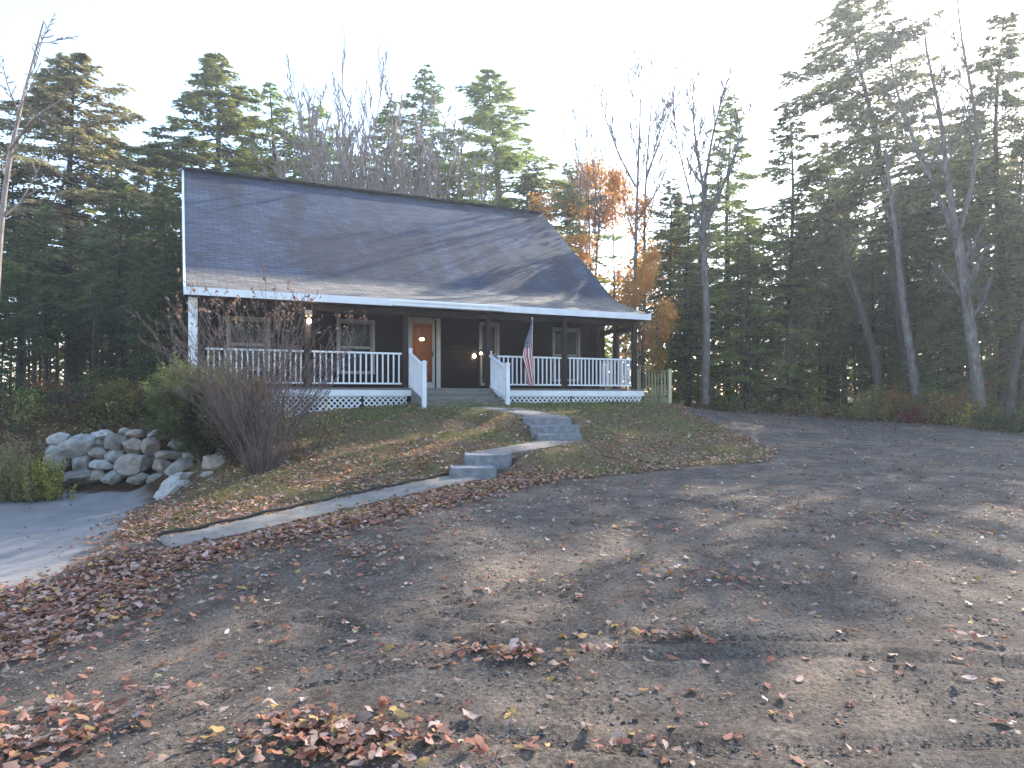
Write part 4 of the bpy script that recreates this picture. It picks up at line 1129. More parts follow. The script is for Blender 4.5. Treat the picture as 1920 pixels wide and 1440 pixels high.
stem_tree(52, [([(1838, 775, 0), (1828, 680, 0), (1812, 560, 0), (1795, 440, 0)], .16, .12, .5),
              ([(1797, 450, 0), (1760, 370, .3), (1715, 270, .6), (1680, 170, .8), (1660, 60, 1)], .085, .012, .15),
              ([(1795, 445, 0), (1775, 330, -.2), (1765, 220, -.4), (1735, 90, -.5), (1730, 10, -.6)], .095, .012, .2),
              ([(1800, 430, 0), (1825, 340, -.3), (1835, 240, -.6), (1800, 60, -.8), (1790, -60, -1)], .07, .012, .2)],
          'big bare forked tree with grey lichen trunk at the right driveway edge', 19.5, 'barkg', nch=(8, 11), depth=3, spread=.7, up=.12, lr=.42)
stem_tree(53, [([(1722, 770, 0), (1715, 700, 0), (1697, 600, 0), (1685, 480, .2), (1672, 380, .4), (1660, 280, .6)], .145, .045, .55)], 'grey trunk left of the forked tree, standing almost straight', 21, 'barkg', depth=2, lr=.25)
stem_tree(54, [([(1650, 770, 0), (1646, 700, 0), (1628, 620, .2), (1608, 560, .5), (1590, 500, .8), (1575, 420, 1.2)], .15, .05, .5)], 'dark bent trunk leaning left over the brush', 21.5, 'bark', depth=2, lr=.25)
stem_tree(55, [([(1893, 790, 0), (1897, 720, 0), (1912, 640, 0), (1935, 560, 0), (1960, 430, 0)], .11, .05, .6)], 'curved dark trunk leaning right at the right picture edge', 17.5, 'bark', depth=2, lr=.25)

stem_tree(56, [([(1322, 758, 0), (1326, 600, 0), (1319, 450, 0), (1321, 345, 0)], .15, .1, .6),
              ([(1320, 360, 0), (1305, 270, .2), (1298, 200, .3), (1303, 140, .3)], .06, .012, .2), ([(1321, 350, 0), (1335, 260, -.2), (1352, 190, -.3), (1372, 130, -.4)], .06, .012, .2),
              ([(1324, 430, 0), (1355, 350, .3), (1385, 270, .5), (1412, 205, .6)], .05, .012, .2), ([(1318, 440, 0), (1290, 350, -.3), (1268, 260, -.5), (1262, 190, -.6)], .045, .012, .2)],
          'bare tree with single grey speckled trunk standing before green conifers', 24.3, 'barkg', nch=(8, 10), depth=3, spread=.6, up=.2, lr=.42, mr=.013)
stem_tree(57, [([(1188, 770, 0), (1190, 600, 0), (1193, 420, 0), (1198, 280, 0), (1204, 125, 0)], .12, .014, .45), ([(1204, 770, .3), (1209, 560, .3), (1208, 400, .3), (1215, 270, .3), (1228, 130, .3)], .1, .014, .45),
              ([(1192, 350, 0), (1160, 290, .2), (1135, 220, .3), (1122, 160, .3)], .045, .012, .2), ([(1212, 330, .3), (1240, 260, .5), (1262, 190, .6), (1268, 150, .6)], .045, .012, .2)],
          'tall bare grey tree with two parallel stems by the porch roof', 27.5, 'barkg', nch=(8, 10), depth=3, spread=.6, up=.25, lr=.34, mr=.014)
# slender stems inside the woods
rg = random.Random(9)
TH = []
for lo, hi, n, y0, y1, lab, grp in ((1262, 1960, 40, 24.5, 36, 'slender shaded conifer stem inside the dark wood right of the house', 'slender stems in the right wood'),
                               (-60, 335, 22, 21, 34, 'slender shaded conifer stem inside the dark wood left of the house', 'slender stems in the left wood')):
    for i in range(n):
        px = lo + (hi - lo) * (i + rg.uniform(.1, .9)) / n; Y = rg.uniform(y0, y1)
        key = 'thin' if rg.random() < .7 else 'tall2'
        top = rg.uniform(330, 560) if key != 'young' else rg.uniform(580, 660)
        tree(key, px, Y, top, lab, rg.uniform(.7, 1.1), (rg.uniform(-3, 3), 0), group=grp)

# far woods: one mass
def far_woods():
    L = Acc(); W = Acc(); rng = np.random.default_rng(77)
    cols = [((.08, .1, .03), (.28, .3, .07)), ((.04, .06, .022), (.12, .15, .045)), ((.15, .1, .04), (.45, .24, .08))]  # first pair has sunlit leaves painted into its bright yellow-green
    for i in range(230):
        az = R(rng.uniform(-50, 52)); d = rng.uniform(40, 75); X, Y = d * math.sin(az), d * math.cos(az); px = CX + F_PX * X / Y
        Hh = rng.uniform(5, 10) if 1000 < px < 1260 else rng.uniform(7, 15)
        if 230 < px < 1000: Hh *= .9
        zb = hgt(X, Y); k = cols[rng.integers(0, 3)]
        n = 420; f = rng.uniform(0, 1, n) ** 1.2; a = rng.uniform(0, 6.28, n); rr = 2.4 * (1 - f) ** .7 * np.sqrt(rng.uniform(.1, 1, n)); 
        cen = np.c_[X + rr * np.cos(a), Y + rr * np.sin(a), zb + .3 + f * Hh]
        w = rng.uniform(0, 1, n)[:, None]; L.add(*blades(cen, np.c_[np.cos(a), np.sin(a), -.3 + 0 * a], rng.uniform(.25, .6, n), rng.uniform(.12, .3, n), rng, np.array(k[0]) * (1 - w) + np.array(k[1]) * w, .5))
        W.add(*tube(np.array([[X, Y, zb - .3], [X, Y, zb + Hh * .5], [X, Y, zb + Hh]]), np.array([.14, .1, .02]), 5))
    t = thing('far_woods', 'distant mass of mixed woodland seen between the nearer trees', 'woods'); t['kind'] = 'stuff'
    o = link('foliage', L.mesh('foliage', M['needle']), t); o['kind'] = 'stuff'; o = link('stems', W.mesh('stems', M['bark']), t); o['kind'] = 'stuff'
far_woods()

# ------------------------------------------------------------------ shrubs
def twig_shrub(name, px, py, Y, hgt_px, wid_px, label, seed, n=60, bark='twig', leafcol=None, leafn=0, leafsz=.035, r0=.014, spread=.5, up=.25, flare=1.0, group=None, depth=2, asym=0, nch=(5, 7), leaf_top=0):
    rng = np.random.default_rng(seed); W = Acc(); tips = []
    b = at(px, py, Y); b[2] = hgt(b[0], b[1]) - .03
    Hh = hgt_px / F_PX * Y; Rr = wid_px / 2 / F_PX * Y
    for i in range(n):
        a = rng.uniform(0, 6.28); q = math.sqrt(rng.uniform(0, 1)); k = 5; t = np.linspace(0, 1, k)
        hh = Hh * rng.uniform(.65, .95) * (1 - .18 * q)
        P = np.c_[np.cos(a) * (q * .25 + q * Rr * t ** flare) + asym * t * Hh + rng.normal(0, .02, k), np.sin(a) * (q * .25 + q * Rr * t ** flare) + rng.normal(0, .02, k), hh * t]
        branchy(W, tips, P, r0 * rng.uniform(.6, 1.2), .003, depth, rng, spread, up, nch, .32, .2, .0028, sides=(4, 4, 3, 3, 3))
    t = thing(name, label, 'shrub', b, 0, group)
    link('stems', W.mesh('stems', M[bark], True), t)
    if leafn:
        T = np.array([a for a, _ in tips]);
        if leaf_top: T = T[T[:, 2] > leaf_top * Hh]
        idx = rng.integers(0, len(T), leafn); w = rng.uniform(0, 1, leafn)[:, None]; L = Acc()
        L.add(*blades(T[idx] + rng.normal(0, .03, (leafn, 3)), rng.normal(0, 1, (leafn, 3)) + np.array([0, 0, .5]), rng.uniform(.7, 1.4, leafn) * leafsz, rng.uniform(.5, .9, leafn) * leafsz, rng, np.array(leafcol[0]) * (1 - w) + np.array(leafcol[1]) * w, .6))
        link('leaves', L.mesh('leaves', M['leaf']), t)
    return t
twig_shrub('bare_shrub', 490, 885, 12.5, 395, 400, 'tall bare brown shrub with withered tips in front of the porch', 61, n=80, depth=3, spread=.65, up=.12, bark='mauve', leafcol=((.2, .11, .08), (.4, .28, .2)), leafn=330, leafsz=.06, leaf_top=.7, r0=.0105, flare=1.1, nch=(6, 8))
twig_shrub('bare_shrub', 575, 850, 13.5, 120, 90, 'low bare twigs with yellowing leaves right of the tall brown shrub', 62, n=16, leafcol=((.3, .2, .08), (.4, .32, .1)), leafn=260, leafsz=.045, r0=.008)
# arching evergreen: weeping needle sprays
def arching_shrub(px, py, Y, hpx, wpx, label, seed, n, c1, c2, lean=0):
    rng = np.random.default_rng(seed); W = Acc(); L = Acc(); b = at(px, py, Y); b[2] = hgt(b[0], b[1]) - .03; Hh = hpx / F_PX * Y; Rr = wpx / 2 / F_PX * Y
    for i in range(n):
        a = rng.uniform(0, 6.28); q = rng.uniform(.25, 1) ** .6; t = np.linspace(0, 1, 9); hh = Hh * rng.uniform(.45, 1.12) * (1.1 - .35 * q)
        bx = np.cos(a) * (q * Rr * t ** .9) + lean * t * Hh; by = np.sin(a) * (q * Rr * t ** .9); bz = hh * (1.75 * t - .8 * t ** 2.2) 
        P = np.c_[bx, by, bz]; W.add(*tube(P, .014 * (1 - t * .85), 4))
        m = 150; tt = rng.uniform(.12, 1, m) ** .75; cen = np.stack([np.interp(tt, t, P[:, k]) for k in range(3)], 1)
        dr = np.stack([np.interp(tt, t, np.gradient(P[:, k])) for k in range(3)], 1); dr /= np.linalg.norm(dr, axis=1)[:, None] + 1e-9
        w = np.clip(rng.uniform(0, 1, m) * .6 + .6 * (tt * hh / Hh - .35), 0, 1)[:, None]
        L.add(*blades(cen + rng.normal(0, .045, (m, 3)) + np.c_[0 * tt, 0 * tt, -rng.uniform(0, .1, m)], dr + np.array([0, 0, -.4]), rng.uniform(.05, .13, m), rng.uniform(.012, .028, m), rng, np.array(c1) * (1 - w) + np.array(c2) * w, .45))
    t = thing('evergreen_shrub', label, 'shrub', b); link('stems', W.mesh('stems', M['twig'], True), t); link('foliage', L.mesh('foliage', M['needle']), t)
arching_shrub(375, 880, 14.0, 205, 200, 'arching yellow green evergreen shrub hiding the left porch corner', 63, 210, (.06, .075, .045), (.24, .26, .1))
arching_shrub(335, 830, 15.2, 170, 130, 'dark green drooping evergreen shrub over the rock wall', 64, 90, (.015, .035, .018), (.06, .11, .035))
arching_shrub(430, 890, 13.2, 200, 150, 'grey brown half bare arching shrub between evergreen and tall bare one', 65, 70, (.09, .08, .05), (.22, .19, .1), .1)

def leafy(px, py, Y, hpx, wpx, label, seed, c1, c2, n=700, name='shrub', sz=.07, stems=14, group='low shrubs at the wood edge'):
    rng = np.random.default_rng(seed); W = Acc(); L = Acc(); b = at(px, py, Y); b[2] = hgt(b[0], b[1]) - .02; Hh = hpx / F_PX * Y; Rr = wpx / 2 / F_PX * Y
    for i in range(stems):
        a = rng.uniform(0, 6.28); q = rng.uniform(.2, 1); t = np.linspace(0, 1, 4); P = np.c_[np.cos(a) * q * Rr * t, np.sin(a) * q * Rr * t, Hh * rng.uniform(.6, 1) * (1 - .35 * q) * t]
        W.add(*tube(P, .009 * (1 - .7 * t), 3))
    nc = max(8, n // 22); a = rng.uniform(0, 6.28, nc); q = np.sqrt(rng.uniform(0, 1, nc)); zz = Hh * rng.uniform(.12, 1, nc) * (1 - .5 * q ** 2)
    cc = np.c_[np.cos(a) * q * Rr, np.sin(a) * q * Rr, zz]; idx = rng.integers(0, nc, n); w = np.clip(rng.uniform(0, 1, nc)[idx] * .7 + rng.uniform(0, .4, n), 0, 1)[:, None]
    L.add(*blades(cc[idx] + rng.normal(0, .1, (n, 3)) * np.array([1, 1, .7]), rng.normal(0, 1, (n, 3)), rng.uniform(.6, 1.3, n) * sz, rng.uniform(.5, .9, n) * sz, rng, np.array(c1) * (1 - w) + np.array(c2) * w, .6))
    t = thing(name, label, 'shrub', b, 0, group); link('stems', W.mesh('stems', M['twig'], True), t); link('leaves', L.mesh('leaves', M['leaf']), t)
GR1, GR2 = (.03, .05, .02), (.1, .14, .04)
SH = [
 (25, 805, 18, 90, 110, 'dark green shrub at the left picture edge under the trees', GR1, (.06, .1, .04), 1500),
 (80, 800, 19, 70, 80, 'mixed brown shrub in front of the red one', (.07, .05, .03), (.16, .12, .05), 900),
 (88, 788, 20, 75, 75, 'red leaved shrub at the foot of the left conifers', (.25, .04, .03), (.42, .09, .06), 1100),
 (145, 815, 17, 55, 90, 'dull purple brown low shrub beside the flat rock', (.06, .04, .035), (.13, .08, .06), 900),
 (215, 805, 16.8, 65, 80, 'yellow green low shrub above the rock wall', (.1, .11, .03), (.3, .26, .07), 1000),
 (262, 800, 17, 50, 60, 'small reddish shrub above the right part of the wall', (.2, .06, .04), (.35, .15, .08), 600),
 (180, 795, 18, 60, 70, 'green shrub behind the yellow green one above the wall', GR1, GR2, 900),
 (300, 810, 16.6, 45, 60, 'grey green low shrub by the evergreen over the wall', (.05, .05, .03), (.14, .13, .07), 600),
 (1635, 800, 20.6, 70, 80, 'tan and green brush at the left end of the driveway edge brush', (.08, .08, .03), (.24, .2, .08), 1300),
 (1690, 800, 20.3, 75, 80, 'orange tinted brush below the bent trunk', (.12, .08, .03), (.36, .2, .06), 1200),
 (1745, 798, 20, 60, 70, 'green brush beside the straight grey trunk', GR1, (.14, .16, .06), 1200),
 (1785, 805, 19.4, 80, 90, 'brown brush left of the forked tree base', (.1, .06, .03), (.3, .16, .07), 1300),
 (1825, 805, 18.9, 42, 45, 'bright yellow leaved sprout at the forked tree base', (.5, .35, .03), (.65, .45, .06), 700),
 (1872, 812, 18, 60, 90, 'green low brush right of the forked tree', GR1, (.1, .14, .05), 1300),
 (1925, 822, 17, 60, 90, 'dark green brush at the right picture edge', GR1, (.07, .1, .04), 1200),
 (1715, 806, 19.8, 24, 70, 'low dark red ground shrub at the driveway edge', (.1, .02, .02), (.25, .06, .05), 600),
 (1790, 765, 22.5, 60, 90, 'pale grey green shrub in the shade behind the brush', (.07, .09, .06), (.17, .2, .13), 900),
]
for i, s in enumerate(SH): leafy(s[0], s[1], s[2], s[3], s[4], s[5], 400 + i, s[6], s[7], s[8])

def underbrush():
    rng = np.random.default_rng(44)
    for (x0, x1, y0, y1, n, lab) in ((-16, -7.3, 15.3, 20.5, 620, 'mixed low green and brown undergrowth behind the rock wall'), (6.5, 19, 17, 27, 900, 'low green and tan undergrowth along the right wood edge')):
        x = rng.uniform(x0, x1, n); y = rng.uniform(y0, y1, n)
        if x0 > 0:
            g = sdf(x, y, GRAV); k = (g < -.1) & (rng.uniform(0, 1, n) < np.exp(-(-g - .5).clip(0) * .25)); x, y = x[k], y[k]; n = len(x)
        L = Acc(); m = 42; h = rng.uniform(.15, .6, n); cols = np.array([(.05, .08, .03), (.1, .12, .035), (.17, .1, .05), (.1, .06, .045), (.22, .2, .07)]); z = height(x, y)
        cc = np.stack([x, y, z], 1).repeat(m, 0); f = rng.uniform(.1, 1, n * m); cc[:, 2] += f * h.repeat(m); cc[:, :2] += rng.normal(0, .16, (n * m, 2))
        col = cols[rng.integers(0, 5, n)].repeat(m, 0) * rng.uniform(.6, 1.4, (n * m, 1))
        L.add(*blades(cc, rng.normal(0, 1, (n * m, 3)) + np.array([0, 0, .4]), rng.uniform(.05, .13, n * m), rng.uniform(.03, .06, n * m), rng, col, .5))
        tag(link('undergrowth', L.mesh('undergrowth', M['leaf'])), lab, 'undergrowth', kind='stuff')
underbrush()

# tall weedy grass clump left of the wall
def weeds():
    rng = np.random.default_rng(91)
    for k, (px, py, Y, w, h, n, lab, c1, c2) in enumerate([
        (75, 915, 13.5, 100, 95, 85, 'yellow green weed clump nearest the rock wall', (.16, .17, .03), (.5, .47, .1)),
        (10, 918, 13.2, 110, 120, 90, 'tall olive weed clump at the left picture edge', (.12, .11, .05), (.33, .29, .13)),
        (35, 880, 14.6, 150, 95, 110, 'tan dry weed clump behind the yellow green one', (.16, .12, .07), (.36, .28, .17))]):
        b = at(px, py, Y); b[2] = hgt(b[0], b[1]) - .02; Rr = w / 2 / F_PX * Y; Hh = h / F_PX * Y; W = Acc(); A = Acc()
        for i in range(n):
            x, y = rng.normal(0, .5) * Rr, rng.normal(0, .35) * Rr; a = rng.uniform(0, 6.28); hh = Hh * rng.uniform(.35, 1.05) * math.exp(-(x / Rr) ** 2 * .35); ln = rng.uniform(.05, .45) * hh; t = np.linspace(0, 1, 5)
            P = np.c_[x + np.cos(a) * ln * t ** 1.6, y + np.sin(a) * ln * t ** 1.6, hh * t]; W.add(*tube(P, .005 * (1 - .6 * t), 3))
            m = 34; f = rng.uniform(.05, 1, m); cen = np.stack([np.interp(f, t, P[:, q]) for q in range(3)], 1)
            w2 = np.clip(rng.uniform(0, .7, m) + rng.uniform(0, .5) , 0, 1)[:, None]
            ax = rng.normal(0, 1, (m, 3)); ax[:, 2] = np.abs(ax[:, 2]) * .8
            A.add(*blades(cen + ax / np.linalg.norm(ax, axis=1)[:, None] * .03, ax, rng.uniform(.05, .13, m) * (1.1 - .5 * f), rng.uniform(.012, .03, m), rng, np.array(c1) * (1 - w2) + np.array(c2) * w2, .3))
        t = thing('weed_clump', lab, 'weeds', b, 0, 'tall weeds by the lower driveway'); link('stems', W.mesh('stems', M['twig'], True), t); link('leaves', A.mesh('leaves', M['grass']), t)
weeds()

# ------------------------------------------------------------------ ground scatter
def lawn_mask(x, y): return sdf(x, y, LAWN) > -.05
def on_path(x, y, m=0.0):
    r = np.zeros(x.shape, bool)
    for pts, hwid in PATHS: d, _ = seg_info(x, y, pts); r |= d < hwid + m
    for p0, p1 in (((-.62, 10.3, 0), (-.2, 11.15, 0)), ((.9, 12.75, 0), (.78, 14.0, 0))):
        d, _ = seg_info(x, y, [p0, p1]); r |= d < .5 + m
    return r
def in_house(x, y):
    u = (x - O[0]) * HC + (y - O[1]) * HS; v = -(x - O[0]) * HS + (y - O[1]) * HC
    return (u > -.1) & (u < 12.6) & (v > .2)
def grass():
    rng = np.random.default_rng(5); n = 150000
    x = rng.uniform(-6.8, 6.6, n); y = rng.uniform(7, 23, n)
    g = wob(x, y, 1.1, 3) + .5 * wob(x, y, 3.7, 1)
    keep = lawn_mask(x, y) & ~on_path(x, y) & ~in_house(x, y) & (rng.uniform(-.9, .9, n) < g - .1 + .9 * (y > 14.5))
    # nothing where it is thick with leaves
    x, y, g = x[keep], y[keep], g[keep]; n = len(x); z = height(x, y) - .004; h = rng.uniform(.025, .075, n) * (1 + .5 * (g > .3)); a = rng.uniform(0, 6.28, n); wd = rng.uniform(.004, .009, n)
    B = np.c_[x, y, z]; T = B + np.c_[np.cos(a) * h * .5, np.sin(a) * h * .5, h]; s = np.c_[-np.sin(a), np.cos(a), 0 * a] * wd[:, None]
    V = np.stack([B - s, B + s, T], 1).reshape(-1, 3); F = np.arange(3 * n).reshape(-1, 3); vv = -(x - O[0]) * HS + (y - O[1]) * HC; w = np.clip(rng.uniform(0, 1, n) * .7 + .4 * g + np.clip((vv + 2.4) / 1.8, 0, 1) * .8, 0, 1)[:, None]
    col = np.array((.28, .21, .12)) * (1 - w) + np.array((.14, .19, .06)) * w
    col *= (1 + .35 * (y > 15)[:, None] * np.array([[.5, .6, .4]]))
    o = link('grass', np_mesh('grass', V, F, M['grass'], np.repeat(col, 3, 0))); tag(o, 'short patchy green grass growing on the lawn slope', 'grass', kind='stuff')
grass()

LEAFC = np.array([(.3, .11, .065), (.34, .15, .08), (.24, .08, .055), (.4, .2, .11), (.14, .06, .042), (.42, .29, .22), (.46, .35, .3), (.36, .11, .055), (.46, .28, .08), (.3, .19, .15), (.35, .22, .17), (.2, .1, .075), (.38, .27, .24)])
LEAFC = LEAFC * .75 + np.array((.3, .2, .155)) * .25
def leaf_field(x, y, rng, size, near=False, stack=0.0, palette=None, flat=.22):
    n = len(x); z = height(x, y) + .006 + rng.uniform(0, 1, n) * stack + .008 * near
    th = np.linspace(0, 2 * np.pi, 11)[:-1]
    if near: shape = np.array([1.0, .66, .84, .5, .66, .5, .66, .5, .84, .66])
    else: th = np.linspace(0, 2 * np.pi, 7)[:-1]; shape = np.array([1.0, .62, .7, .55, .7, .62])
    m = len(th); yaw = rng.uniform(0, 6.28, n)
    s = size * rng.uniform(.4, 1.25, n)
    lx = np.cos(th)[None] * shape[None] * s[:, None] * .5; ly = np.sin(th)[None] * shape[None] * s[:, None] * .5 * rng.uniform(.65, 1, n)[:, None]
    curl = rng.normal(0, 1, (n, 2)) * 3.2 * (1.0 / size) * .05
    lz = curl[:, :1] * lx * lx * 4 + curl[:, 1:] * ly * ly * 4 + rng.normal(0, .004, (n, m))
    # tilt
    ta = rng.normal(0, flat, n)[:, None]; tb = rng.normal(0, flat, n)[:, None]
    X1 = lx * np.cos(ta) + lz * np.sin(ta); Z1 = -lx * np.sin(ta) + lz * np.cos(ta); Y1 = ly * np.cos(tb) - Z1 * np.sin(tb); Z2 = ly * np.sin(tb) + Z1 * np.cos(tb)
    if near:
        ov = rng.uniform(0, 1, n) < .6; shv = np.where(ov[:, None], (np.array([1.15, .82, .62, .58, .72, .95, .72, .58, .62, .82]))[None] / shape[None], 1.0)
        X1 = X1 * shv; Y1 = Y1 * shv
    cw, sw = np.cos(yaw)[:, None], np.sin(yaw)[:, None]
    PX = X1 * cw - Y1 * sw + x[:, None]; PY = X1 * sw + Y1 * cw + y[:, None]
    lift = -np.minimum(Z2.min(1), 0)[:, None] * .7
    PZ = Z2 + z[:, None] + lift
    V = np.concatenate([np.stack([PX, PY, PZ], -1), np.stack([x, y, z + lift[:, 0] * .9], -1)[:, None]], 1)   # + centre
    k = m + 1; base = (np.arange(n) * k)[:, None]
    j = np.arange(m); F = np.stack([base + m, base + j, base + (j + 1) % m], -1) if 0 else np.stack([np.repeat(base + m, m, 1), base + j, base + (j + 1) % m], -1)
    pal = LEAFC if palette is None else palette
    col = pal[rng.integers(0, len(pal), n)] * rng.uniform(.6, 1.35, (n, 1))
    return V.reshape(-1, 3), F.reshape(-1, 3), np.repeat(col, k, 0)

def scatter_leaves():
    rng = np.random.default_rng(8); A = Acc()
    # thick strip between lower path and gravel, running on down to the left corner
    strip = pw([(20, 1215), (60, 1130), (180, 1085), (330, 1045), (480, 1010), (640, 975), (790, 940), (900, 915), (1010, 895)])
    S = np.array(strip); d = np.r_[0, np.cumsum(np.linalg.norm(np.diff(S, axis=0), axis=1))]
    n = 11000; t = rng.uniform(0, d[-1], n); cx = np.interp(t, d, S[:, 0]); cy = np.interp(t, d, S[:, 1]); w = np.interp(t, d, [.55, .55, .6, .5, .45, .38, .32, .3, .25, ][:len(d)])
    x = cx + rng.normal(0, 1, n) * w; y = cy + rng.normal(0, 1, n) * w * .62
    k = ~on_path(x, y, -.08) | (rng.uniform(0, 1, n) < .22); x, y = x[k], y[k]
    A.add(*leaf_field(x, y, rng, .085, False, .03))
    # bank between the lower driveway and the path
    n = 6500; x = rng.uniform(-6.2, -1.2, n); y = rng.uniform(7.3, 13.6, n); lw = sdf(x, y, LAWN); pd, _ = seg_info(x, y, PATHS[0][0])
    k = (lw > -.5) & ~on_path(x, y) & (rng.uniform(0, 1, n) < np.clip(1.25 - pd * .28, .15, 1)); A.add(*leaf_field(x[k], y[k], rng, .08, False, .02))
    # lower driveway fringe
    n = 1600; x = rng.uniform(-6.4, -3.8, n); y = rng.uniform(6.5, 13.5, n); a = sdf(x, y, ASPH); k = (np.abs(a) < .45) & (rng.uniform(0, 1, n) < np.exp(-np.abs(a) * 2.5)); A.add(*leaf_field(x[k], y[k], rng, .075, False, .01))
    n = 260; x = rng.uniform(-12, -4.5, n); y = rng.uniform(6.5, 14.4, n); A.add(*leaf_field(x, y, rng, .075))
    # lawn, thicker near its lower edge and right apron
    n = 52000; x = rng.uniform(-6, 6.4, n); y = rng.uniform(8, 22, n); lw = sdf(x, y, LAWN); q = wob(x, y, .9, 7) + .6 * wob(x, y, 2.9, 2)
    pr = np.clip(.45 + .35 * q + .55 * np.exp(-np.maximum(lw, 0) * 1.1) - .1 * (y > 16), .03, 1)
    k = (lw > -.15) & ~on_path(x, y) & ~in_house(x, y) & (rng.uniform(0, 1, n) < pr); A.add(*leaf_field(x[k], y[k], rng, .09, False, .025, np.vstack([LEAFC, LEAFC * 1.3, [(.55, .22, .08), (.5, .34, .24)]])))
    n = 420; i = rng.integers(0, 3, n); P = [PATHS[j][0][rng.integers(0, len(PATHS[j][0]))] for j in i]; 
    x = np.array([p[0] for p in P]) + rng.normal(0, .35, n); y = np.array([p[1] for p in P]) + rng.normal(0, .35, n); A.add(*leaf_field(x, y, rng, .07, False, .045))
    # forest edge and forest floor
    n = 9000; x = rng.uniform(3, 17, n); y = rng.uniform(14, 30, n); k = (sdf(x, y, GRAV) < .4) & (sdf(x, y, LAWN) < .3); A.add(*leaf_field(x[k], y[k], rng, .1, False, .03))
    n = 3500; x = rng.uniform(-16, -7, n); y = rng.uniform(15.4, 26, n); A.add(*leaf_field(x, y, rng, .1, False, .03))
    # far gravel
    n = 11000; x = rng.uniform(-3, 14, n); y = rng.uniform(6.5, 22, n); q = wob(x, y, .8, 5); k = (sdf(x, y, GRAV) > 0) & (rng.uniform(0, 1, n) < .5 + .5 * q); A.add(*leaf_field(x[k], y[k], rng, .08))
    o = link('fallen_leaves', A.mesh('fallen_leaves', M['litter'])); tag(o, 'rust and tan fallen leaves drifted over lawn, bank and driveway', 'leaves', kind='stuff')
    # foreground: lobed, curled leaves
    A = Acc()
    def pile(px, py, n, sx, sy, size=.085, stack=.035):
        cx, cy = ground_px(px, py); A.add(*leaf_field(cx + rng.normal(0, sx, n), cy + rng.normal(0, sy, n), rng, size * .88, True, stack))
    for a in [(620, 1390, 170, .22, .13), (560, 1370, 80, .12, .1), (700, 1405, 90, .16, .1), (945, 1235, 75, .2, .07), (1290, 1203, 14, .12, .04), (1190, 1195, 26, .16, .06), (690, 1035, 130, .3, .25), (1410, 1080, 40, .4, .15),
              (770, 1230, 14, .1, .1), (1170, 1400, 16, .13, .03), (60, 1370, 190, .3, .2), (20, 1420, 120, .2, .15), (90, 1180, 240, .45, .3), (20, 1235, 160, .3, .25), (180, 1130, 180, .5, .3), (940, 1420, 12, .1, .05),
              (1130, 1228, 9, .07, .03), (470, 1115, 40, .3, .2), (340, 1110, 60, .4, .25), (1680, 978, 30, .3, .2), (1520, 965, 30, .4, .2), (1840, 1205, 8, .1, .06), (1050, 1105, 26, .4, .15), (1370, 1090, 40, .3, .15), (780, 985, 50, .5, .3)]: pile(*a)
    n = 2300; x = rng.uniform(-4, 7, n); y = 2.6 + 6 * rng.uniform(0, 1, n) ** 1.1; k = (sdf(x, y, GRAV) > 0); A.add(*leaf_field(x[k], y[k], rng, .065, True, 0, flat=.2))
    pal = np.array([(.55, .5, .42), (.6, .52, .45), (.5, .42, .25), (.55, .42, .36)])
    n = 190; x = rng.uniform(-3, 6, n); y = 2.6 + 7 * rng.uniform(0, 1, n); A.add(*leaf_field(x, y, rng, .055, True, 0, pal, .12))
    n = 420; x = rng.uniform(-2, 12, n); y = rng.uniform(7, 20, n); A.add(*leaf_field(x, y, rng, .06, True, 0, pal, .2))
    o = link('fallen_leaves', A.mesh('fallen_leaves', M['litter'])); tag(o, 'curled brown and cream leaves scattered on the foreground gravel', 'leaves', kind='stuff')
scatter_leaves()

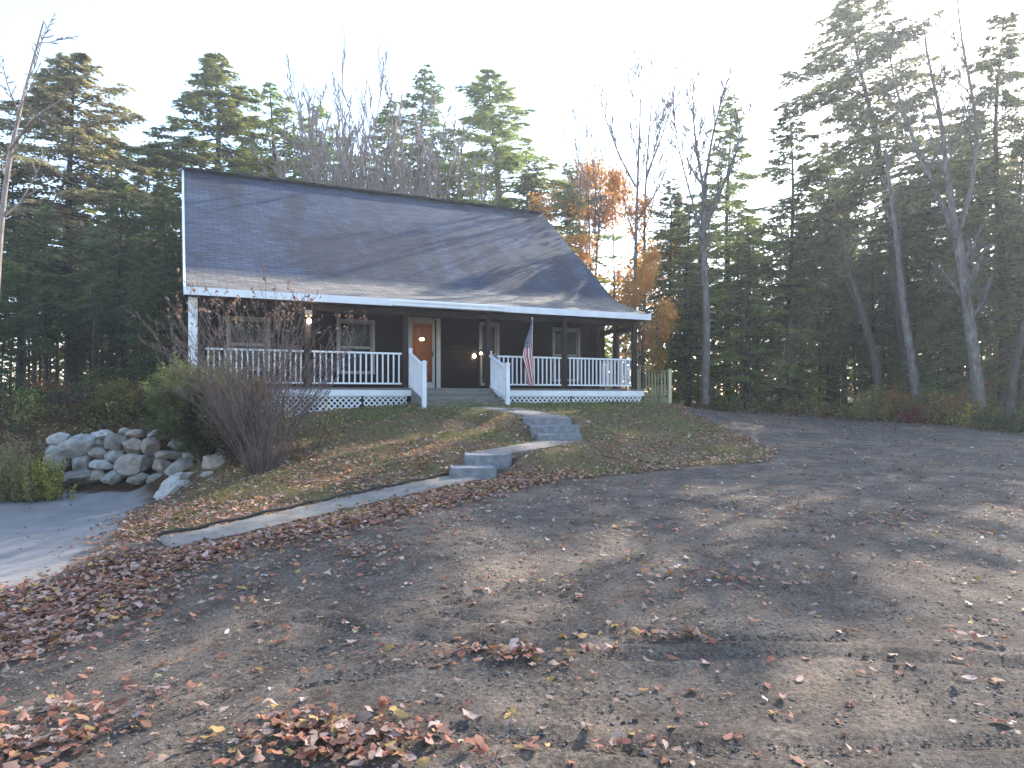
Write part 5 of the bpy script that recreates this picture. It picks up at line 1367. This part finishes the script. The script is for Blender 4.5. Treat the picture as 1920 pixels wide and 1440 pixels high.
def pebbles():
    rng = np.random.default_rng(14)
    oc = np.array([(1, 0, 0), (-1, 0, 0), (0, 1, 0), (0, -1, 0), (0, 0, 1), (0, 0, -1)], float)
    d = 1 / math.sqrt(2); oc2 = np.array([(d, d, 0), (-d, d, 0), (-d, -d, 0), (d, -d, 0)])
    tri = np.array([(0, 2, 4), (2, 1, 4), (1, 3, 4), (3, 0, 4), (2, 0, 5), (1, 2, 5), (3, 1, 5), (0, 3, 5)])
    def mk(n, smin, smax, c1, c2, name, lab, yr=(2.5, 9), xr=(-4.5, 7), ruts=False):
        x = rng.uniform(*xr, n); y = yr[0] + (yr[1] - yr[0]) * rng.uniform(0, 1, n) ** 1.4
        if ruts:
            for r_, (pts, _d, _w) in enumerate(RUTS):
                m_ = n // 14; S = np.array(pts); t = rng.uniform(0, len(S) - 1, m_); i_ = t.astype(int); f_ = (t - i_)[:, None]; Q = S[i_] * (1 - f_) + S[np.minimum(i_ + 1, len(S) - 1)] * f_
                x = np.r_[x, Q[:, 0] + rng.normal(0, .05, m_)]; y = np.r_[y, Q[:, 1] + rng.normal(0, .035, m_)]
        if 1:
            pass
        k = sdf(x, y, GRAV) > -.1; x, y = x[k], y[k]; n = len(x)
        s = smin + (smax - smin) * rng.uniform(0, 1, n) ** 3; z = height(x, y) + s * .25
        V = oc[None] * rng.uniform(.6, 1.3, (n, 6, 1)) * s[:, None, None]; V[:, :, 2] *= .6
        a = rng.uniform(0, 6.28, n); ca, sa = np.cos(a)[:, None], np.sin(a)[:, None]; X = V[:, :, 0] * ca - V[:, :, 1] * sa; Y = V[:, :, 0] * sa + V[:, :, 1] * ca
        V = np.stack([X + x[:, None], Y + y[:, None], V[:, :, 2] + z[:, None]], -1).reshape(-1, 3)
        F = (np.arange(n)[:, None, None] * 6 + tri[None]).reshape(-1, 3); w = rng.uniform(0, 1, n)[:, None]
        col = np.repeat(np.array(c1) * (1 - w) + np.array(c2) * w, 6, 0)
        o = link(name, np_mesh(name, V, F, M['peb'], col, True)); tag(o, lab, 'gravel', kind='stuff')
    m, nt, b = mat_new('pebble'); n_ = N(nt); n_.link(n_('ShaderNodeVertexColor', layer_name='Col').outputs[0], b.inputs['Base Color']); b.inputs['Roughness'].default_value = .9; M['peb'] = m
    mk(60000, .002, .013, (.06, .05, .042), (.3, .25, .21), 'pebbles', 'small stones and grit lying on the foreground gravel')
    mk(3600, .004, .016, (.05, .043, .038), (.11, .09, .075), 'soil_clods', 'dark damp soil clods scattered on the gravel', (2.5, 13), (-3, 9), True)
pebbles()

# ------------------------------------------------------------------ air volume added to stand in for lens flare
def flare_haze():
    mb = MB(); mb.box(-135, 135, -64, 154, -5, 24)
    m = bpy.data.materials.new('flare_haze_air'); m.use_nodes = True; nt = m.node_tree; nt.nodes.clear()
    o = nt.nodes.new('ShaderNodeOutputMaterial'); v = nt.nodes.new('ShaderNodeVolumePrincipled')
    v.inputs['Color'].default_value = (.9, .93, 1, 1); v.inputs['Density'].default_value = FLARE_HAZE; v.inputs['Anisotropy'].default_value = .55
    nt.links.new(v.outputs[0], o.inputs['Volume'])
    tag(mb.build('flare_haze', m), 'thin bright air volume added to stand in for lens flare', 'flare_haze', kind='stuff')
FLARE_HAZE = .0017
if FLARE_HAZE: flare_haze()

# ------------------------------------------------------------------ sky, sun, camera
SUN_AZ, SUN_EL = R(38), R(30)
w = bpy.data.worlds.new('World'); scene.world = w; w.use_nodes = True
nt = w.node_tree; bg = nt.nodes['Background']
sky = nt.nodes.new('ShaderNodeTexSky'); sky.sky_type = 'NISHITA'; sky.sun_disc = False
sky.sun_elevation = SUN_EL; sky.sun_rotation = SUN_AZ; sky.air_density = 1.0; sky.dust_density = .7; sky.ozone_density = 1.2
nt.links.new(sky.outputs[0], bg.inputs[0]); bg.inputs[1].default_value = .15
sl = bpy.data.lights.new('sun', 'SUN'); sl.energy = 2.5; sl.angle = R(.6); sl.color = (1, .93, .82)
so = bpy.data.objects.new('sun', sl); C.objects.link(so)
d = Vector((math.sin(SUN_AZ) * math.cos(SUN_EL), math.cos(SUN_AZ) * math.cos(SUN_EL), math.sin(SUN_EL)))
so.rotation_euler = d.to_track_quat('Z', 'Y').to_euler(); so.location = d * 60

cam = bpy.data.cameras.new('camera'); co = bpy.data.objects.new('camera', cam); C.objects.link(co); scene.camera = co
co.location = (0, 0, EYE); co.rotation_euler = (R(90), 0, 0); cam.sensor_width = 36; cam.lens = 36 * F_PX / 1920
cam.shift_y = 25 / 1920; cam.clip_end = 1000; cam.clip_start = .05
vs = scene.view_settings; vs.view_transform = 'Standard'; vs.look = 'None'; vs.exposure = 2.0; vs.gamma = 1.0
